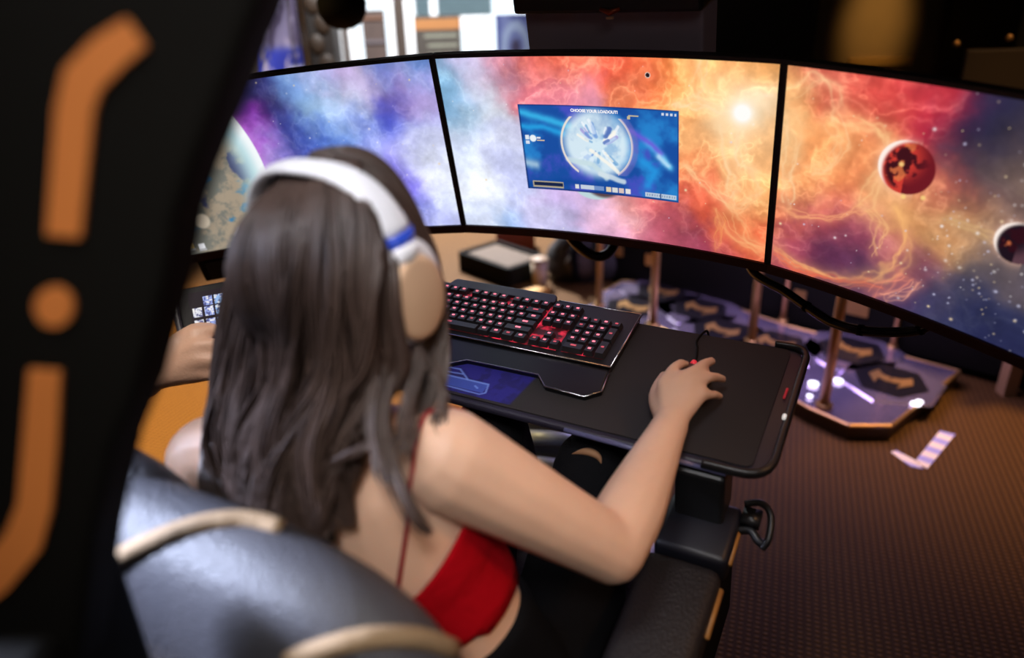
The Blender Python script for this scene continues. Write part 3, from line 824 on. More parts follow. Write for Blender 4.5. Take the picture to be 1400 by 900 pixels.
# ------------------------------------------------------------------ keyboard tray, desk mat, keyboard, mouse
ZT = -0.026
def rounded(poly, r, n=5):
    out = []
    P = [np.array(p, float) for p in poly]
    k = len(P)
    for i in range(k):
        a, b, c = P[i - 1], P[i], P[(i + 1) % k]
        da, dc = norm(a - b), norm(c - b)
        rr = r[i] if isinstance(r, (list, tuple)) else r
        rr = min(rr, np.linalg.norm(a - b) * .45, np.linalg.norm(c - b) * .45)
        s, e = b + da * rr, b + dc * rr
        for t in np.linspace(0, 1, n):
            out.append((1 - t) ** 2 * s + 2 * t * (1 - t) * b + t * t * e)
    return out

tray = thing('keyboard_tray', 'black keyboard tray reaching across her lap under the desk mat', 'tray', ck(0.33, 0, ZT - 0.013), CKM)
outl = rounded([(-0.075, -0.142), (0.716, -0.150), (0.716, 0.135), (-0.075, 0.135)], [.05, .06, .03, .03], 7)
MB(CKM).prism(outl, ZT - 0.013, ZT).build('tray_board', mat('grey_tray_paint', (0.022, 0.020, 0.034), 0.4), tray, bevel=0.004)
rim = MB(CKM)
rp = rounded([(0.62, -0.151), (0.715, -0.151), (0.718, 0.138), (0.66, 0.138)], [.01, .06, .03, .01], 7)
rim.tube([(p[0], p[1], ZT + 0.002) for p in rp[5:-5]], 0.0065, 8, flat=(1.15, 0.9))
rim.build('raised_rim', BLACK, tray, smooth=True)
MB(CKM).tube([(0.42, -0.1475, ZT - 0.004), (0.5, -0.149, ZT - 0.004), (0.66, -0.152, ZT - 0.006)], 0.004, 8).build('front_edge_trim', mat('blue_grey_trim', (0.10, 0.10, 0.20), 0.3), tray, smooth=True)
MB(CKM).tube([(0.712, -0.03, ZT + 0.010), (0.712, -0.038, ZT + 0.010)], 0.0028, 8).build('indicator_light', mat('white_led', (0.8, 0.8, 0.8), 0.4, emit=(1, .95, .9), estr=0.5), tray, smooth=True)
MB(CKM).tube([(0.7035, 0.012, ZT + 0.004), (0.7045, 0.034, ZT + 0.004)], 0.0018, 8).build('red_indicator', mat('red_led', (0.6, 0.02, 0.03), 0.4, emit=(0.9, .05, .08), estr=0.15), tray, smooth=True)

def mat_deskmat():
    m = bpy.data.materials.new('printed_cloth_mat')
    m.use_nodes = True
    nt = m.node_tree
    b = nt.nodes['Principled BSDF']
    b.inputs['Roughness'].default_value = 0.75
    b.inputs['Specular IOR Level'].default_value = 0.3
    at = nt.nodes.new('ShaderNodeVertexColor')
    at.layer_name = 'picture'
    nz = nt.nodes.new('ShaderNodeTexNoise')
    nz.inputs['Scale'].default_value = 900
    bp = nt.nodes.new('ShaderNodeBump')
    bp.inputs['Strength'].default_value = 0.25
    bp.inputs['Distance'].default_value = 0.001
    nt.links.new(nz.outputs['Fac'], bp.inputs['Height'])
    nt.links.new(bp.outputs['Normal'], b.inputs['Normal'])
    nt.links.new(at.outputs['Color'], b.inputs['Base Color'])
    return m

dm = thing('desk_mat', 'black cloth desk mat with a blue printed end under the keyboard', 'desk mat', ck(0.33, 0, ZT), CKM)
mo = rounded([(-0.05, -0.134), (0.690, -0.138), (0.694, 0.129), (-0.05, 0.129)], 0.012)
MB(CKM).prism(mo, ZT + 0.0002, ZT + 0.003).build('mat_base', mat('black_cloth', (0.022, 0.019, 0.020), 0.75, spec=0.3), dm)
gx, gy = np.meshgrid(np.linspace(-0.045, 0.34, 260), np.linspace(-0.131, -0.04, 70))
edge = 0.326 + 0.17 * (gy + 0.09)
im = np.zeros(gx.shape + (3,)) + np.array([40, 38, 38])
blue = sstep(0.004, -0.004, gx - edge)
over(im, blue, (38, 34, 120))
over(im, 0.6 * blue * sstep(0.45, 0.65, fbm(gx * 60, gy * 60, 201, 4)), (28, 24, 80))
def md(pts):
    return seg_dist(gx, gy, pts, 1.0)
body = ((gx > 0.12) & (gx < 0.265) & (gy > -0.120) & (gy < -0.098)).astype(float)
over(im, body * 0.8, (66, 92, 180))
for pts in ([(0.12, -0.098), (0.265, -0.098), (0.27, -0.118), (0.262, -0.124), (0.12, -0.120)], [(0.14, -0.098), (0.16, -0.080), (0.20, -0.078), (0.225, -0.097)],
            [(0.13, -0.088), (0.15, -0.070), (0.19, -0.066)], [(0.18, -0.090), (0.21, -0.088)], [(0.245, -0.108), (0.252, -0.112)]):
    over(im, 0.8 * sstep(0.0022, 0.0010, md(pts)), (120, 150, 225))
P3 = np.stack([gx, gy, np.full(gx.shape, ZT + 0.0034)], -1) @ CK.T + K0
screen_mesh('printed_end', P3[::-1], im[::-1], mat_deskmat(), dm)

kb = thing('keyboard', 'black full-size keyboard with glowing red legends and silver edging', 'keyboard', ck(0.22, 0.05, ZT + 0.003), CKM)
MB(CKM).prism(rounded([(-0.014, -0.012), (0.443, -0.012), (0.443, 0.136), (-0.014, 0.136)], 0.006), ZT + 0.003, -0.0085).build('case', mat('keyboard_black', (0.006, 0.006, 0.007), 0.5), kb, bevel=0.0015)
MB(CKM).prism(rounded([(0.06, 0.120), (0.288, 0.120), (0.282, 0.146), (0.066, 0.146)], 0.008), ZT + 0.004, -0.003).build('rear_housing', mat('violet_black_plastic', (0.014, 0.010, 0.016), 0.4), kb, bevel=0.002)
wr = [(-0.014, -0.014), (-0.014, -0.100), (0.15, -0.100), (0.205, -0.062), (0.338, -0.060), (0.360, -0.083), (0.428, -0.086), (0.449, -0.066), (0.443, -0.014)]
MB(CKM).prism(wr, ZT + 0.003, -0.013, inset=0.01).build('wrist_rest', mat('gloss_black', (0.005, 0.005, 0.006), 0.35, spec=0.35), kb, bevel=0.002)
MB(CKM).tube([(-0.014, -0.0125, -0.009), (0.443, -0.0125, -0.009)], 0.0016, 6).tube([(0.443, -0.0125, -0.009), (0.4445, 0.136, -0.009)], 0.0018, 6).tube([(0.443, 0.137, -0.009), (0.288, 0.137, -0.009)], 0.0012, 6).build('silver_edging', SILVER, kb, smooth=True)
MB(CKM).tube([(*p, -0.0135) for p in wr[1:]], 0.0013, 6).build('wrist_rest_edging', SILVER, kb, smooth=True)
glow = bpy.data.materials.new('red_backlight')
glow.use_nodes = True
_n = glow.node_tree
_p = _n.nodes['Principled BSDF']
_p.inputs['Base Color'].default_value = (0.05, 0.004, 0.005, 1)
_z = _n.nodes.new('ShaderNodeTexNoise')
_z.inputs['Scale'].default_value = 55
_t = _n.nodes.new('ShaderNodeTexCoord')
_n.links.new(_t.outputs['Object'], _z.inputs['Vector'])
_r = _n.nodes.new('ShaderNodeMapRange')
_r.inputs[1].default_value, _r.inputs[2].default_value, _r.inputs[3].default_value, _r.inputs[4].default_value = 0.48, 0.72, 0.02, 1.3
_n.links.new(_z.outputs['Fac'], _r.inputs[0])
_p.inputs['Emission Color'].default_value = (0.9, 0.03, 0.07, 1)
_n.links.new(_r.outputs[0], _p.inputs['Emission Strength'])
MB(CKM).box((0.171, 0.0593, -0.0083), (0.342, 0.119, 0.0006)).box((0.3885, 0.0475, -0.0083), (0.074, 0.094, 0.0006)).build('backlight_plate', glow, kb)
CAPM = mat('keycap_black', (0.016, 0.015, 0.017), 0.45)
LEGM = mat('red_legend', (0.5, 0.05, 0.08), 0.5, emit=(1.0, 0.20, 0.27), estr=1.6)
LEGD = mat('dim_red_legend', (0.3, 0.05, 0.06), 0.5, emit=(0.9, 0.12, 0.17), estr=0.6)
U = 0.019
cap_cache = {}
def cap_mesh(wu, hu, dim):
    key = (wu, hu, dim)
    if key not in cap_cache:
        m = MB()
        a, b = wu * U / 2 - 0.0008, hu * U / 2 - 0.0008
        c, d = a - 0.0022, b - 0.0022
        m.add([(-a, -b, -0.0075), (a, -b, -0.0075), (a, b, -0.0075), (-a, b, -0.0075), (-c, -d, 0.002), (c, -d, 0.002), (c, d, 0.0012), (-c, d, 0.0012)],
              [(0, 1, 5, 4), (1, 2, 6, 5), (2, 3, 7, 6), (3, 0, 4, 7), (4, 5, 6, 7)])
        lw = 0.0026 if wu < 1.2 else min(0.005, wu * 0.0025)
        m.add([(-lw, -0.0010, 0.0022), (lw, -0.0010, 0.0022), (lw, 0.0032, 0.0019), (-lw, 0.0032, 0.0019)], [(0, 1, 2, 3)], 1)
        me = bpy.data.meshes.new('keycap')
        me.from_pydata(m.v, [], m.f)
        me.materials.append(CAPM)
        me.materials.append(LEGD if dim else LEGM)
        me.polygons.foreach_set('material_index', m.m)
        me.update()
        cap_cache[key] = me
    return cap_cache[key]
keys = []
def krow(y, x, ws):
    for w_ in ws:
        if w_ > 0:
            keys.append((x + w_ / 2, y, w_, 1))
        x += abs(w_)
krow(0, 0, [1.25] * 3 + [6.25] + [1.25] * 4 + [-.25, 1, 1, 1, -.25, 2, 1])
krow(1, 0, [2.25] + [1] * 10 + [2.75, -.25, -1, 1, -1, -.25, 1, 1, 1])
krow(2, 0, [1.75] + [1] * 11 + [2.25, -3.5, 1, 1, 1])
krow(3, 0, [1.5] + [1] * 12 + [1.5, -.25, 1, 1, 1, -.25, 1, 1, 1])
krow(4, 0, [1] * 13 + [2, -.25, 1, 1, 1, -.25, 1, 1, 1, 1])
krow(5.25, 0, [1, -1, 1, 1, 1, 1, -.5, 1, 1, 1, 1, -.5, 1, 1, 1, 1, -.25, 1, 1, 1])
keys += [(22, 2.5, 1, 2), (22, 0.5, 1, 2)]
kbase = np.array([0.22, 0.05, ZT + 0.003])
for kx, ky, kw, kh in keys:
    dim = kx > 21.4 or (kx > 18.3 and random.random() < .3) or random.random() < 0.1
    o = bpy.data.objects.new('keycap', cap_mesh(kw, kh, dim))
    COL.objects.link(o)
    o.parent = kb
    o.location = Vector(np.array([kx * U, (ky + 0.5) * U, 0.0]) - kbase)

mouse = thing('computer_mouse', 'black gaming mouse under her right hand on the desk mat', 'mouse', ck(0.575, 0.02, ZT + 0.003), CKM)
m = MB(CKM)
rows = []
for y, hw, h in ((-0.056, .012, .012), (-0.05, .024, .024), (-0.03, .031, .034), (-0.005, .0315, .037), (0.02, .030, .034), (0.045, .028, .026), (0.058, .022, .016), (0.062, .010, .010)):
    rows.append([(0.565 + hw * math.cos(a), -0.012 + y * 0.86, ZT + 0.0035 + max(0, h * math.sin(a)) ** 1.0) for a in np.linspace(0, math.pi, 13)])
v, f = grid(np.array(rows))
m.add(v, f)
n = len(rows)
m.f += [tuple(range(13)), tuple((n - 1) * 13 + i for i in range(12, -1, -1))]
m.m += [0, 0]
m.f.append(tuple([i * 13 for i in range(n)] + [i * 13 + 12 for i in range(n - 1, -1, -1)]))
m.m.append(0)
m.build('mouse_shell', BLACK, mouse, smooth=True)
MB(CKM).tube([(0.567, 0.014, 0.006), (0.567, 0.024, 0.003)], 0.0045, 10).build('scroll_wheel', mat('red_wheel', (0.5, 0.02, 0.03), 0.4, emit=(.9, .05, .07), estr=0.5), mouse, smooth=True)
P, _ = spline([(0.563, 0.036, -0.014), (0.561, 0.060, -0.018), (0.556, 0.085, -0.018), (0.549, 0.105, -0.0205), (0.552, 0.128, -0.0205), (0.556, 0.15, -0.035), (0.55, 0.17, -0.12), (0.50, 0.16, -0.30)], .002, 5)
MB(CKM).tube(P, 0.0019, 6).build('mouse_cord', MATTE, mouse, smooth=True)

# ------------------------------------------------------------------ cockpit frame: spine panel, overhead arm, lit trims
def pplane(u, v):                                      # the plane of the spine's face
    return px(u, v, 1.0 / (1 / 0.365 + (v / 900.0) * (1 / 0.50 - 1 / 0.365)))
cf = thing('cockpit_frame', 'tall black cockpit spine with glowing orange angular strips at picture edge', 'cockpit', (-0.42, 0.36, 0.0))
q0, q1, q2 = pplane(0, 0), pplane(400, 0), pplane(0, 900)
nrm = norm(np.cross(q1 - q0, q2 - q0))
nrm = nrm if nrm @ (CAM - q0) > 0 else -nrm
outline = [(395, -140), (355, 0), (330, 62), (300, 140), (262, 232), (238, 300), (224, 395), (200, 480), (184, 545), (150, 630), (122, 760), (104, 900), (96, 985), (-230, 985), (-330, 400), (-300, -140)]
MB().slab([pplane(*p) for p in outline], nrm, 0.05).build('spine_panel', MATTE, cf, bevel=0.006)
def strip(pts, wd, name='orange_strip'):
    P = [np.array([*p, 0.0]) for p in pts]
    L, R_ = [], []
    for i, p in enumerate(P):
        a = P[max(0, i - 1)]
        b = P[min(len(P) - 1, i + 1)]
        t = norm(b - a)
        nn = np.array([-t[1], t[0], 0])
        k = wd[i] / 2
        L.append(p + nn * k)
        R_.append(p - nn * k)
    poly = [pplane(p[0], p[1]) + nrm * 0.003 for p in L + R_[::-1]]
    MB().slab(poly, nrm, 0.003).build(name, ORANGE, cf)
strip([(188, 45), (150, 72), (116, 108), (105, 150), (98, 230), (90, 322)], [46, 54, 56, 50, 48, 46])
strip([(64, 505), (58, 600), (50, 690), (34, 738), (-4, 785), (-60, 830)], [42, 46, 46, 52, 50, 50])
MB().slab([pplane(77 + 26 * math.cos(a), 418 + 27 * math.sin(a)) + nrm * 0.003 for a in np.linspace(0, 2 * math.pi, 20, endpoint=False)], nrm, 0.003).build('orange_dot', ORANGE, cf)
cb = pplane(-60, 930) - nrm * 0.03
MB().box((cb[0], cb[1], cb[2] / 2 + 0.02), (0.16, 0.12, cb[2] + 0.04)).build('spine_column', MATTE, cf, bevel=0.01)
MB().box((cb[0] + 0.05, cb[1], 0.02), (0.36, 0.30, 0.04)).build('spine_foot', MATTE, cf, bevel=0.01)
top = pplane(240, -120) - nrm * 0.03
ap, _ = spline([ck(0.30, 0.40, 0.47), ck(0.30, 0.40, 0.62), (-0.25, 1.62, 1.72), (-0.80, 1.25, 1.82), (-0.86, 0.65, 1.74), top + np.array([-.30, .0, 0.10]), top + np.array([-.22, 0, -0.05])], 0.07, 6)
MB().tube(ap, 0.065, 12, flat=(1.0, 0.7)).build('overhead_arm', BLACK, cf, smooth=True)
# monitor carrier above and behind the middle screen
def mpl(u, v, y):                                      # pixel to the cockpit plane y
    r = ray(u, v)
    n = CK[:, 1]
    return to_ck(CAM + r * (((K0 + n * y - CAM) @ n) / (r @ n)))
a, b = mpl(724, 62, 0.36), mpl(962, 62, 0.36)
zt = mpl(830, 11, 0.36)[2]
zb = MC[2] - 0.02
MB(CKM).box(((a[0] + b[0]) / 2, 0.40, (zt + zb) / 2), (b[0] - a[0], 0.09, zt - zb)).build('carrier_panel', mat('violet_grey_panel', (0.42, 0.34, 0.44), 0.45), cf, bevel=0.004)
MB(CKM).box(((a[0] + b[0]) / 2, 0.39, zt + 0.035), (b[0] - a[0] + 0.012, 0.13, 0.07)).build('carrier_top_housing', BLACK, cf, bevel=0.006)
e = mpl(834, 15, 0.325)
MB(CKM).tube([e + np.array([-0.017, 0, .003]), e + np.array([0, -0.003, -0.002]), e + np.array([0.017, 0, .003])], [0.003, 0.005, 0.003], 8).build('red_emblem', mat('red_gold_emblem', (0.35, 0.06, 0.02), 0.35, 0.5), cf, smooth=True)
MB(CKM).box((e[0], e[1] - 0.002, e[2] - 0.010), (0.012, 0.004, 0.004)).build('emblem_tip', mat('pale_gold', (0.8, 0.55, 0.35), 0.3, 0.5), cf)
for w in (1, 2):
    s0 = 0.0
    p0, p1 = np.array([(a[0] + b[0]) / 2, 0.42, MC[2]]), mon_pt(w, 0, 0, 0.03)
    mid = (p0 + p1) / 2 + np.array([0, 0.10, 0])
    P, _ = spline([p0, mid, p1], 0.02, 6)
    MB(CKM).tube(P, 0.022, 8).build('side_bracket', BLACK, cf, smooth=True)
MB(CKM).box((0.321, 0.345, MC[2]), (0.12, 0.05, 0.12)).build('mount_plate', BLACK, cf)

P, _ = spline([px(1015, 330, 1.52), px(1030, 372, 1.47), px(1072, 398, 1.42), px(1105, 421, 1.38), px(1138, 441, 1.34), px(1180, 452, 1.29), px(1235, 454, 1.24), px(1268, 446, 1.21), px(1300, 420, 1.20)], 0.01, 8)
cs = thing('cable_sleeve', 'shiny black cable sleeve sagging below the right monitor', 'cable', P[len(P) // 2])
MB().tube(P, 0.0088, 10).build('sleeve', mat('gloss_cable', (0.012, 0.012, 0.014), 0.18, spec=0.8), cs, smooth=True)
for k in (0.36, 0.62, 0.84):
    i = int(k * (len(P) - 1))
    MB().tube([P[i], P[i + 1]], 0.0105, 10).build('cable_tie', MATTE, cs, smooth=True)
bar = thing('soundbar', 'black soundbar fixed under the left monitor behind the tablet', 'soundbar', ck(*mon_pt(2, -0.16, -MH / 2 - 0.075, 0.02)), CKM)
m = MB(CKM)
rows = [[mon_pt(2, s, -MH / 2 - 0.0185, 0.0), mon_pt(2, s, -MH / 2 - 0.0185, 0.05), mon_pt(2, s, -MH / 2 - 0.070, 0.05), mon_pt(2, s, -MH / 2 - 0.074, 0.005)] for s in np.linspace(-0.285, 0.02, 9)]
v, f = grid(np.array(rows), close_u=True)
m.add(v, f)
m.f += [(0, 1, 2, 3), (35, 34, 33, 32)]
m.m += [0, 0]
m.build('bar_body', MATTE, bar, bevel=0.004)
m = MB(CKM)
rows = [[mon_pt(2, s, -MH / 2 - 0.026, -0.001), mon_pt(2, s, -MH / 2 - 0.068, 0.003)] for s in np.linspace(-0.27, 0.005, 9)]
v, f = grid(np.array(rows))
m.add(v, f).build('speaker_cloth', mat('black_speaker_cloth', (0.006, 0.006, 0.007), 0.9), bar)
P, _ = spline([px(770, 312, 1.66), px(790, 336, 1.62), px(812, 350, 1.60), px(832, 346, 1.60), px(846, 322, 1.62)], 0.01, 8)
tag(MB().tube(P, 0.011, 8).build('cable_loop', BLACK, smooth=True), 'short black cable loop hanging below the middle monitor', 'cable')
# ------------------------------------------------------------------ display platform with hexagon tiles, posts and shelf
ZP = 0.055
plat_px = [(1312, 507), (1219, 581), (1161, 581), (1104, 556), (1050, 524), (970, 478), (890, 442), (826, 418), (822, 399), (850, 384), (905, 386), (1080, 446)]
pp = [ground(u, v, ZP)[:2] for u, v in plat_px]
pl = thing('display_platform', 'low purple-lit metallic platform with hexagon tiles and gold emblems', 'platform', (*np.mean(pp, 0), 0))
MB().prism(pp, 0.0, ZP - 0.012).build('platform_base', mat('dark_walnut', (0.10, 0.055, 0.025), 0.5), pl)
PURPLE = mat('violet_brushed_metal', (0.52, 0.42, 0.66), 0.2, 0.85, var=0.6, scale=7, bump=0.15, bscale=14)
MB().prism(pp, ZP - 0.012, ZP - 0.002).build('platform_top', PURPLE, pl)
ed = MB()
for i in range(len(pp)):
    a, b = pp[i], pp[(i + 1) % len(pp)]
    ed.tube([(*a, ZP - 0.004), (*b, ZP - 0.004)], 0.007, 6)
ed.build('brass_edging', BRASS, pl)
hexes = [(1217, 522), (1164, 481), (1060, 472), (986, 454), (957, 424), (864, 422), (905, 400)]
ax_l = norm(np.array([*(pp[0] - pp[11]), 0]))
def hexpoly(c, r, rot):
    return [(c[0] + r * math.cos(rot + k * math.pi / 3), c[1] + r * math.sin(rot + k * math.pi / 3)) for k in range(6)]
rot0 = math.atan2(ax_l[1], ax_l[0])
TILE = mat('violet_steel_tile', (0.56, 0.46, 0.70), 0.18, 0.85, var=0.65, scale=5, bump=0.2, bscale=9)
DARK = mat('black_glass_emblem', (0.012, 0.010, 0.012), 0.25)
for k, (u, v) in enumerate(hexes):
    c = ground(u, v, ZP)[:2]
    MB().prism(hexpoly(c, 0.185 if k == 0 else 0.2, rot0 + math.pi / 6), ZP - 0.002, ZP + 0.004, inset=0.05).build('hexagon_tile', TILE, pl)
    t = MB().prism(hexpoly(c, 0.125, rot0), ZP + 0.004, ZP + 0.008).build('emblem_disc', DARK, pl)
    g = MB()
    right = np.array([math.cos(rot0), math.sin(rot0)])
    if right[0] < 0:
        right = -right
    fw = np.array([-right[1], right[0]])
    P2 = lambda x, y: tuple(np.array(c) + right * x + fw * y)
    for sgn in (-1, 1):
        poly = [P2(sgn * .002, .012), P2(sgn * .030, .020), P2(sgn * .058, .050), P2(sgn * .074, .002), P2(sgn * .036, -.056), P2(sgn * .040, -.012), P2(sgn * .002, -.026)]
        g.prism(poly if sgn > 0 else poly[::-1], ZP + 0.008, ZP + 0.011)
    g.build('gold_emblem', mat('gold_emblem', (0.33, 0.17, 0.05), 0.45, 0.4), t)
GLINT = mat('white_led_spot', (0.9, 0.9, 0.9), 0.4, emit=(0.9, 0.9, 1.0), estr=2.2)  # emissive discs imitate lamp reflections on the glossy platform top
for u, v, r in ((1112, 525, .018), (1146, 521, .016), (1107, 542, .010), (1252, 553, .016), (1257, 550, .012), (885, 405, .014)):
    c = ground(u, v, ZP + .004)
    MB().tube([c, c + np.array([0, 0, .003])], r, 14).build('led_spot', GLINT, pl)
posts = [(1126, 556, .0165, 'gold post nearest the front edge of the purple platform'), (1027, 468, .0165, 'gold post just behind the back edge of the mouse tray'),
         (892, 446, .0165, 'gold post behind the right corner of the keyboard'), (819, 419, .0145, 'leftmost gold post, by the left end of the platform'),
         (1070, 440, .011, 'thin gold post at the rear of the platform, in the dark behind the cable sleeve'), (1220, 476, .011, 'thin gold post at the rear right corner of the purple platform')]
for u, v, r, lb in posts:
    c = ground(u, v, ZP)
    p = thing('display_post', lb, 'post', (c[0], c[1], ZP), None, 'gold posts of the display platform')
    MB().tube([(c[0], c[1], ZP), (c[0], c[1], 0.86)], r, 12).build('post_shaft', BRASS, p, smooth=True)
    MB().tube([(c[0], c[1], ZP), (c[0], c[1], ZP + 0.012)], r * 1.7, 14).build('post_foot', BRASS, p, smooth=True)
sh = np.mean(pp, 0) + (np.array(pp) - np.mean(pp, 0)) * 0.96
tag(MB().prism(sh, 0.86, 0.885).build('display_shelf', mat('dark_shelf', (0.03, 0.022, 0.02), 0.4)), 'dark shelf resting on the gold posts behind the screens', 'shelf')
# counter behind the platform
bdir = norm(pp[0] - pp[11])
bn = np.array([-bdir[1], bdir[0]])
bn = bn if bn[1] > 0 else -bn
A = pp[11] - bdir * 0.95 + bn * 0.07
B = pp[0] + bdir * 0.45 + bn * 0.07
ct = thing('display_counter', 'long black counter standing behind the purple platform', 'counter', (*((A + B) / 2), 0))
cpoly = [A, B, B + bn * 0.5, A + bn * 0.5]
MB().prism(cpoly, 0.04, 0.92).build('counter_body', MATTE, ct)
MB().prism([A + bn * .03, B + bn * .03, B + bn * 0.47, A + bn * 0.47], 0.0, 0.04).build('counter_plinth', MATTE, ct)
for u, v, w_, h_ in ((1173, 421, .085, .06), (1094, 405, .05, .05), (893, 356, .075, .055), (846, 343, .05, .05)):
    r = ray(u, v)
    n3 = np.array([*bn, 0])
    p = CAM + r * (((np.array([*A, 0]) - CAM) @ n3) / (r @ n3))
    R = np.array([[bdir[0], bn[0], 0], [bdir[1], bn[1], 0], [0, 0, 1.0]])
    MB().box(p - n3 * 0.004, (w_, 0.01, h_), R).build('brass_plate', BRASS, ct)
c = ground(1381, 527)
c[:2] -= bn * max(0.0, (np.array(c[:2]) - A) @ bn + 0.04)
tag(MB().box((c[0], c[1], 0.45), (0.045, 0.045, 0.9)).build('wooden_leg_post', mat('tan_wood', (0.30, 0.17, 0.08), 0.5)), 'tan wooden post on the floor under the right monitor', 'post')

# ------------------------------------------------------------------ floor tape
tp = thing('floor_tape', 'L-shaped striped white and lilac tape stuck on the brown floor', 'tape', ground(1255, 625))
tm = bpy.data.materials.new('striped_tape')
tm.use_nodes = True
_n = tm.node_tree
_b = _n.nodes['Principled BSDF']
_b.inputs['Roughness'].default_value = 0.5
_w = _n.nodes.new('ShaderNodeTexWave')
_w.bands_direction = 'DIAGONAL'
_w.inputs['Scale'].default_value = 6.5
_tc = _n.nodes.new('ShaderNodeTexCoord')
_cr = _n.nodes.new('ShaderNodeValToRGB')
_cr.color_ramp.elements[0].position = 0.42
_cr.color_ramp.elements[0].color = (0.42, 0.40, 0.75, 1)
_cr.color_ramp.elements[1].position = 0.55
_cr.color_ramp.elements[1].color = (0.95, 0.80, 0.66, 1)
_n.links.new(_tc.outputs['Object'], _w.inputs['Vector'])
_n.links.new(_w.outputs['Fac'], _cr.inputs[0])
_n.links.new(_cr.outputs[0], _b.inputs['Base Color'])
for quad in ([(1285, 589), (1306, 594), (1268, 641), (1251, 631)], [(1218, 618), (1226, 616), (1256, 632), (1262, 641), (1245, 638)]):
    MB().slab([ground(u, v, 0.0022) for u, v in quad], (0, 0, 1), 0.0018).build('tape_strip', tm, tp)

# ------------------------------------------------------------------ things on the floor behind the tray
c0, c1 = ground(655, 360), ground(722, 384)
d = norm(c1 - c0)
sd = np.array([-d[1], d[0], 0])
case = thing('open_case', 'low black tray with tan contents lying on the pale floor', 'case', (c0 + c1) / 2)
m = MB()
L = np.linalg.norm(c1 - c0)
Rm = np.array([d, sd, [0, 0, 1]]).T
mid = (c0 + c1) / 2
for cc, s in (((0, 0, .012), (L, .26, .024)), ((0, -.13, .05), (L, .02, .10)), ((0, .13, .05), (L, .02, .10)), ((-L / 2, 0, .05), (.02, .26, .10)), ((L / 2, 0, .05), (.02, .26, .10))):
    m.box(mid + Rm @ np.array(cc), s, Rm)
m.build('case_tray', MATTE, case, bevel=0.004)
MB().box(mid + Rm @ np.array((0, 0, .06)), (L * .86, .21, .07), Rm).build('tan_contents', mat('tan_cardboard', (0.075, 0.045, 0.025), 0.8), case, bevel=0.012)
c = ground(802, 392)
bag = thing('backpack', 'slumped dark backpack on the floor below the middle monitor', 'bag', c)
m = MB()
m.ball(c + [0, .10, .14], (.17, .11, .17)).ball(c + [-.10, .12, .10], (.10, .1, .12)).ball(c + [.10, .10, .10], (.10, .10, .11))
bake(m.build('bag_body', mat('dark_grey_nylon', (0.022, 0.018, 0.018), 0.7, bump=0.6, bscale=18), bag, smooth=True), 0.012, 4)
m = MB()
for sx in (-.05, .07):
    P, _ = spline([c + [sx, .0, .26], c + [sx - .02, -.06, .2], c + [sx - .01, -.05, .08], c + [sx, .0, .03]], .01, 6)
    m = MB().tube(P, .012, 8, flat=(.4, 1.6))
    m.build('strap', BLACKF, bag, smooth=True)
MB().ball(c + [-.02, .0, .12], (.09, .035, .07)).build('front_pocket', mat('brown_nylon', (0.05, 0.03, 0.02), 0.7), bag, smooth=True)
c = ground(738, 390)
cup = thing('paper_cup', 'beige cylindrical cup standing beside the dark backpack', 'cup', c)
m = MB()
m.tube([c + [0, 0, 0.002], c + [0, 0, .13]], [.034, .043], 18)
m.build('cup_body', mat('beige_paper', (0.55, 0.42, 0.30), 0.6), cup, smooth=True)
MB().tube([c + [0, 0, .13], c + [0, 0, .142]], [.046, .043], 18).build('cup_lid', mat('tan_lid', (0.30, 0.2, 0.13), 0.5), cup, smooth=True)
c = ground(730, 404)
tag(MB().box(c + [0, 0, .015], (.16, .06, .03), np.array([[.8, -.6, 0], [.6, .8, 0], [0, 0, 1.0]])).build('amber_block', mat('amber_wood', (0.55, 0.28, 0.07), 0.5), bevel=0.006), 'small amber wooden block on the floor beside the cup', 'block')
c = ground(705, 340, 0.0)
tag(MB().box(c + [0, 0, .06], (.22, .12, .12)).build('red_box', mat('rust_red_card', (0.25, 0.05, 0.02), 0.7), bevel=0.004), 'small rust-red box on the floor behind the backpack', 'box')
c = ground(652, 330, 0.0)
tag(MB().box((c[0] + .38, c[1] + .35, .11), (.10, .05, .22)).build('white_bottle_box', mat('white_card', (0.75, 0.78, 0.85), 0.6), bevel=0.004), 'small white carton on the floor under the middle monitor', 'carton')

# ------------------------------------------------------------------ back of the room
def wall_quad(u0, v0, u1, v1, y):
    a, b = on_wall(u0, v0, y), on_wall(u1, v1, y)
    return a[0], b[0], b[2], a[2]          # x0 x1 z0 z1
x0, x1, z0, z1 = wall_quad(565, 22, 632, 80, YB - 0.10)
z0 = min(z0, 0.72)
po = thing('notice_poster', 'brown notice poster with an orange band and lines of print in the bright window', 'poster', ((x0 + x1) / 2, YB - 0.10, z0))
MB().box(((x0 + x1) / 2, YB - 0.09, (z0 + z1) / 2), (x1 - x0, 0.02, z1 - z0)).build('poster_sheet', mat('brown_print', (0.055, 0.045, 0.037), 0.7), po)
MB().box(((x0 + x1) / 2, YB - 0.102, z1 - 0.055), (x1 - x0, 0.004, 0.07)).build('orange_band', mat('orange_print', (0.36, 0.15, 0.045), 0.7), po)
for k in range(5):
    zz = z1 - 0.13 - 0.062 * k
    MB().box(((x0 + x1) / 2 + 0.02 + .01 * (k % 2), YB - 0.102, zz), ((x1 - x0) * (0.72 - 0.06 * (k % 3)), 0.004, 0.022)).build('print_line', mat('pale_print', (0.22, 0.22, 0.17), 0.7), po)
x0, x1, z0, z1 = wall_quad(677, 20, 732, 80, YB - 0.10)
z0 = min(z0, 0.72)
